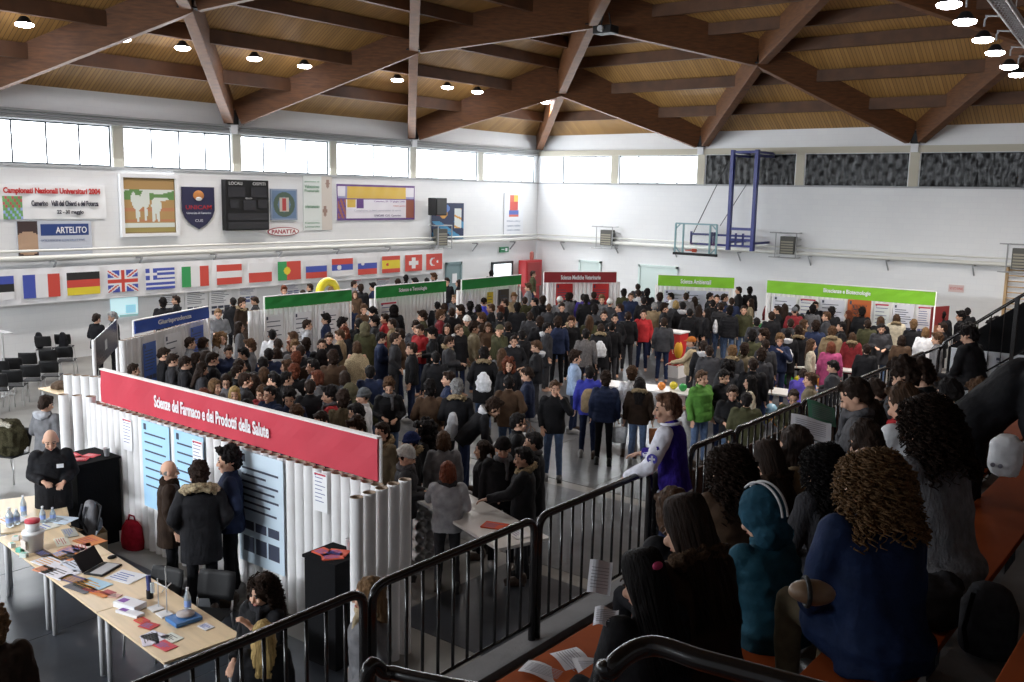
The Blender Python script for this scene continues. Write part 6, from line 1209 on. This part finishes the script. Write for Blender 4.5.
# close-by stair handrails at the bottom edge
def nearrail(pts, r, label, n=14):
    t = thing('stair_handrail', label, 'handrail', pts[0]); o = pts[0]; g = MB(); g.tube([p-o for p in pts], r, n); g.obj('tube', BLACKM, t, True); return t
def on_ray(px, py, d): return CAM+ray(px, py)*d
a = on_ray(612, 668, 1.98); b = on_ray(650, 646, 2.0); c = on_ray(760, 676, 1.9)
nearrail(smooth([V((a.x-.02, a.y, 3.15)), V((a.x-.02, a.y, a.z-.1)), a, b, b+(c-b)*.5, c, c+(c-b)*1.2], 8), .021, 'thick shiny black handrail loop closest to the camera at the bottom edge')
a = on_ray(366, 684, 2.9); b = on_ray(388, 673, 2.92); c = on_ray(425, 680, 2.85)
nearrail(smooth([V((a.x, a.y, 2.9)), a, b, c, c+(c-b)*4], 8), .021, 'black handrail loop just rising above the bottom edge left of centre')

# ---- people on the tribune
def seat(px, py, k, ps, hr, hc, ct, cc, tr, acc, label, yw=-.35, smin=.86, smax=1.15, **kw):
    D = pose_data(ps); hz = D['hc'].z+.14; hd = -D['hc'].y+.02; yaw = -PI/2+yw; fw = V((math.sin(yaw), -math.cos(yaw), 0)); xk = -3.27+.75*k; best = None
    for i in range(60):
        s = smin+(smax-smin)*i/59; P = onz(px, py, foot(k)+hz*s)
        if P.x < -30 or P.y < 0: continue
        r = P-fw*hd*s; e = abs(r.x-xk)
        if best is None or e < best[0]: best = (e, s, r)
    e, s, r = best
    print('SEAT %d %d row %d err %.2f s %.2f y %.2f x %.2f' % (px, py, k, e, s, r.y, r.x))
    t = person((min(max(r.x, xk-.25), xk+.2), r.y, foot(k)), yaw, ps, hr, hc, ct, cc, tr, acc, s, label, 'people sitting on the tribune', **kw); return t
S = {}
S['tie'] = seat(640, 553, 2, 's', 'Z', 'K', 'j', 'black', 'black', '', 'long black-haired person with a pink hair tie bent over papers, nearest the railing')
S['big'] = seat(683, 499, 2, 's', 'Z', 'D', 'p', 'darkbrown', 'black', 'F', 'long dark-brown-haired person in a dark fur-hooded coat beside the one with papers', acol={'F': 'brown'})
S['small'] = seat(672, 490, 1, 's', 'o', 'B', 'j', 'black', 'black', '', 'brown-haired head just showing below the purple and white jacket')
S['puff'] = seat(727, 447, 1, 's', 'Q', 'D', 'u', 'brown', 'black', '', 'big-haired person in a grey-brown puffer coat at the front railing', yw=-.5)
S['dk2'] = seat(765, 443, 1, 's', 'Z', 'D', 'p', 'darkbrown', 'black', 'F', 'dark-haired person in a brown fur-collared coat in front of the teal hood', acol={'F': 'darkbrown'})
S['prof'] = seat(792, 426, 1, 't', 'l', 'D', 'p', 'tan', 'black', 'F', 'person with a pale face in profile and long dark hair in a tan coat', yw=.35, acol={'F': 'tan'})
S['cdk'] = seat(820, 446, 2, 's', 'Q', 'K', 'w', 'darkgrey', 'denim', '', 'black curly-haired person in a dark grey top left of the blond curls')
S['teal'] = seat(757, 494, 2, 's', 'h', 'T', 'u', 'teal', 'black', '', 'person in a teal puffer coat, its hood up with two white stripes')
S['curl'] = seat(868, 447, 3, 's', 'Q', 'L', 'j', 'navy', 'khaki', '', 'blond curly-haired person in a dark blue denim jacket and khaki trousers', yw=-.6)
S['gsw'] = seat(854, 379, 1, 'q', 's', 'D', 'w', 'grey', 'denim', 'S', 'short-haired person in a light grey sweater reading a white sheet', yw=.2)
S['m2'] = seat(874, 379, 0, 's', 's', 'D', 'j', 'darkgrey', 'black', '', 'short dark-haired person just right of the light grey sweater')
S['w3'] = seat(870, 400, 1, 's', 'l', 'D', 'j', 'darkgrey', 'black', 'H', 'brown-haired head tilted down right above the dark bob', acol={'H': 'grey'})
S['w4'] = seat(863, 421, 2, 's', 'l', 'D', 'j', 'black', 'black', '', 'dark bobbed head directly above the blond curls')
S['b1'] = seat(903, 361, 1, 's', 'f', 'D', 'j', 'darkgrey', 'black', '', 'bushy dark-haired head at the far end of the front row, left one'); S['b2'] = seat(920, 362, 1, 's', 'f', 'D', 'j', 'black', 'black', '', 'bushy dark-haired head at the far end of the front row, right one')
S['w904'] = seat(902, 384, 2, 's', 's', 'B', 'j', 'white', 'black', 'S', 'brown-haired person in a white top with a red and white scarf', acol={'S': 'red'})
S['bdk'] = seat(923, 394, 3, 's', 'Q', 'D', 'w', 'grey', 'black', '', 'person with a great mass of dark curls and a grey sweater')
S['bg'] = seat(948, 379, 2, 's', 's', 'K', 'j', 'black', 'black', 'H', 'black-haired person with a bright green collar right of the dark curls', acol={'H': 'green'})
S['br'] = seat(933, 378, 1, 's', 'o', 'B', 'j', 'brown', 'black', '', 'brown-haired head between the white top and the green collar'); S['far'] = seat(979, 382, 2, 's', 'f', 'B', 'j', 'darkbrown', 'black', '', 'small brown-haired head below the notice board at the right')
S['lean'] = person((-1.3, 6.3, foot(3)), yaw_of(-1.3, 6.3, 'r'), 'b', 's', 'K', 'p', 'black', 'black', '', .97, 'dark-coated person bending away to the right at the right edge')
S['lo'] = seat(960, 440, 3, 's', 'k', 'K', 'p', 'black', 'black', '', 'person in black right of the blond curls, mostly in shade') if 0 else None
for i, (px, py, k) in enumerate(((0, 0, 0), (0, 0, 0), (0, 0, 0), (968, 326, 0), (996, 320, 0), (0, 0, 0))):
    if not px: continue
    seat(px, py, k, 's', 'f', 'K', 'j', ('black', 'navy', 'darkgrey')[i % 3], 'black', '', 'dark-haired person seated on the far tribune block, '+('above the middle of the notice board', 'high up by the handrail', 'near the right edge', 'leftmost, lowest', 'low, left of the right edge', 'topmost at the right edge')[i], shoes=False)
for k_ in ('curl', 'bdk'):
    for c in S[k_].children:
        if c.name.startswith('hair'): c.scale = (1.08, 1.08, .92) if k_ == 'curl' else (.98, .98, .95)
        if k_ == 'curl' and c.name.startswith('coat'): c.color = (.012, .024, .07, 1)
t = S['teal']; D = pose_data('s'); Hm = D['Hm']; g = MB()
for s_ in (-.02, .02): g.tube([Hm @ V((s_, .05+.15*math.cos(a), .03+.155*math.sin(a))) for a in [(-.35+k*.14)*1.0 for k in range(18)]], .007, 6)
g.obj('white_stripe', flat(.6, .6, .62), t)
g = MB(); p = pose_data('s')['Hm'] @ V((0, .135, .06)); g.ell(p, (.03, .015, .02)); g.obj('hair_tie', flat(.5, .05, .15), S['tie'], True)
# purple and white jacket, at the stair gap
HZ = pose_data('v'); s_ = 1.0; P = onz(668, 394, 1.5+1.73); yv = yaw_of(P.x, P.y, 'l')-.25
fwv = V((math.sin(yv), -math.cos(yv), 0)); t = person((P.x-fwv.x*.09, P.y-fwv.y*.09, 1.5), yv, 'v', 's', 'B', 'w', 'purple', 'navy', '', 1.0, 'person in a purple and white college jacket leaning on the railing post')
for c in t.children:
    if c.name.startswith('sweater'): c.name = 'jacket'; c.color = (.035, .02, .22, 1)
    if c.name.startswith('hair'): c.color = (.1, .05, .03, 1)
g = MB()
for i in (0, 1):
    e, w = HZ['arms'][i]; s_ = HZ['sh'][i]; g.cap(s_, e, .078, .068, 12); g.cyl(e, w-(w-e)*.08, .068, .052, 12); g.ell(e, .068)
for i in (0, 1): pass
slv = cook(g, [CLOTH], .012, 2, .5, None, 'sleeves', .01, 12); link('sleeve', slv, t, color=(.68, .68, .76))
i = 0; e, w = HZ['arms'][1]; sh = HZ['sh'][1]; c_ = sh+(e-sh)*.75; outd = V((-1, .1, 0))
for i, dd in ((1, -1), (0, 1)):
    e, w = HZ['arms'][i]; sh = HZ['sh'][i]; c_ = sh+(e-sh)*.72+V((.074*(1 if i == 0 else -1), 0, 0)); g = MB(); g.cyl(c_, c_+V((.006*(1 if i == 0 else -1), 0, 0)), .045, n=20); g.obj('sleeve_badge', flat(.05, .04, .35), t)
    g = MB(); q = c_+V((.008*(1 if i == 0 else -1), 0, 0)); g.box(q-V((.003, .008, .03)), q+V((.003, .008, .03))); g.box(q-V((.003, .026, .008)), q+V((.003, .026, .008))); g.obj('sleeve_badge_cross', flat(.6, .6, .7), t)
T = HZ['T']; g = MB(); g.tube([T((.085*math.cos(a), .012+.082*math.sin(a), 1.475)) for a in [2*PI*k/20 for k in range(21)]], .014, 8); g.tube([T((.19*math.cos(a), .0+.135*math.sin(a), .85)) for a in [2*PI*k/24 for k in range(25)]], .016, 8); g.obj('striped_band', flat(.65, .65, .72), t)
# things held or lying on the tribune
def held(px, py, dist, w, h, label, tilt=(0, 0, 0), col=(.75, .76, .82), nm='paper_sheet'):
    p = on_ray(px, py, dist); r = thing(nm, label, 'paper', p); r.rotation_euler = tilt; g = MB(); n = 8
    vs = []; 
    for j in range(2):
        for i in range(n+1): vs.append(V((-w/2+w*i/n, (-h/2, h/2)[j], .012*math.sin(i*.7))))
    g.add(vs, [(i, i+1, n+2+i, n+1+i) for i in range(n)]); g.add([v-V((0, 0, .002)) for v in vs], [(i, n+1+i, n+2+i, i+1) for i in range(n)])
    g.obj('sheet', flat(*col), r); g = MB(); [g.box((-w*.4, -h*.35+k*h*.1, .013), (w*.35, -h*.35+k*h*.1+h*.02, .0145)) for k in range(7)]; g.obj('print', flat(.3, .3, .35), r); return r
bz = foot(0)+.412
for i, (px, py, rz, l) in enumerate(((545, 672, .3, 'white sheet on the orange front bench, left one'), (575, 662, -.4, 'folded white sheet on the orange front bench, middle one'), (598, 668, .9, 'white sheet on the orange front bench, nearest the handrail loop'))):
    p = onz(px, py, bz+.01); held(px, py, (p-CAM).length, .3, .21, l, (.12*(i-1), .1, rz))
p = S['tie'].location; held(600, 577, (V((p.x, p.y, 3))-CAM).length+.0, .1, .14, 'white sheet held by the person with the pink hair tie', (1.0, .1, .6)); held(606, 617, (V((p.x, p.y, 3))-CAM).length-.1, .1, .1, 'white sheet under the held one, low beside the black hair', (.4, 0, .5))
p = S['gsw'].location; d_ = (V((p.x, p.y, 3))-CAM).length; held(811, 428, d_-.15, .36, .24, 'white sheet held in front of the light grey sweater', (.6, .2, .5)); held(822, 413, d_+.1, .3, .2, 'green and white folder held beside the white sheet', (.9, .3, .9), (.1, .3, .2))
p = onz(1006, 474, foot(3)+.41); print('CAP', p)
t = thing('white_hat', 'white cloth hat with a small grey printed mark lying at the right edge', 'hat', on_ray(1004, 474, 4.4)); 
g = MB(); loft(g, lambda q: V(q), [(0, .055, .05, 0), (.05, .065, .06, 0), (.13, .06, .055, 0), (.165, .03, .03, 0)], 18); link('crown', cook(g, [CLOTH], .008, 2, .6, None, 'hat', .006, 20), t, color=CW['white'])
g = MB(); [g.cyl((s_*.014-.02, -.056, .045), (s_*.014-.02, -.062, .045), .009) for s_ in (-1, 1)]; g.obj('printed_mark', flat(.2, .2, .25), t)
t = S['curl'].location; p = on_ray(812, 592, 3.6); r = thing('handbag', 'small tan handbag with a dark strap on the khaki-trousered lap', 'bag', p, .6); g = MB(); g.ell((0, 0, 0), (.085, .055, .045)); o = link('body', cook(g, [LEATHER], .01, 2, .6, None, 'handbag', .006, 14), r, color=(.2, .13, .08)); g = MB(); g.tube([(-.02, .058*math.cos(a), .048*math.sin(a)) for a in [2*PI*k/16 for k in range(17)]], .009, 8); g.obj('strap', BLACKP, r)
p = onz(985, 655, foot(3)+.41); r = thing('rucksack', 'dark rucksack beside the denim jacket, in shade', 'bag', (p.x, p.y, foot(3)+.41)); r.scale = (.75, .75, .7); link('body', acc_mesh('B'), r, color=CW['darkgrey']); g = MB(); g.tube([(-.08, -.08, .05), (-.09, -.15, .2), (-.07, -.1, .4)], .014, 6); g.obj('strap', CLOTH, r, color=CW['black'])

for i, (px, py, k_, c) in enumerate(((985, 610, 4, 'black'), (930, 600, 3, 'darkgrey'), (1010, 560, 4, 'darkbrown'))):
    p = onz(px, py, foot(k_)+.41); g = MB(); rr = random.Random(i); [g.ell((rr.uniform(-.12, .12), rr.uniform(-.2, .2), rr.uniform(.05, .16)), (rr.uniform(.1, .16), rr.uniform(.12, .2), rr.uniform(.06, .1))) for _ in range(7)]
    t = thing('folded_coat', ('black coat heaped on the bench at the lower right edge', 'dark grey coat heaped just right of the denim jacket', 'dark brown fur-edged coat high at the right edge, lower third')[i], 'coat', (BL(k_)+.18, p.y, foot(k_)+.41))
    link('cloth', cook(g, [CLOTH], .018, 2, .5, None, 'coat_heap', .03, 9), t, color=CW[c])
for px, py, l in ((985, 318, 'dark-haired person on the far tribune block, above the middle of the notice board'), (1012, 306, 'dark-haired person high on the far tribune block near the right edge')):
    k = 1 if px < 1000 else 2; y = 18.2; D = pose_data('s'); q = ony(px, py, y)
    person((-3.27+.75*k, y if k == 1 else 18.6, foot(k)), -PI/2, 's', 'f', 'K', 'j', 'navy' if k == 1 else 'darkgrey', 'black', '', .97, l, 'people sitting on the tribune', shoes=False)
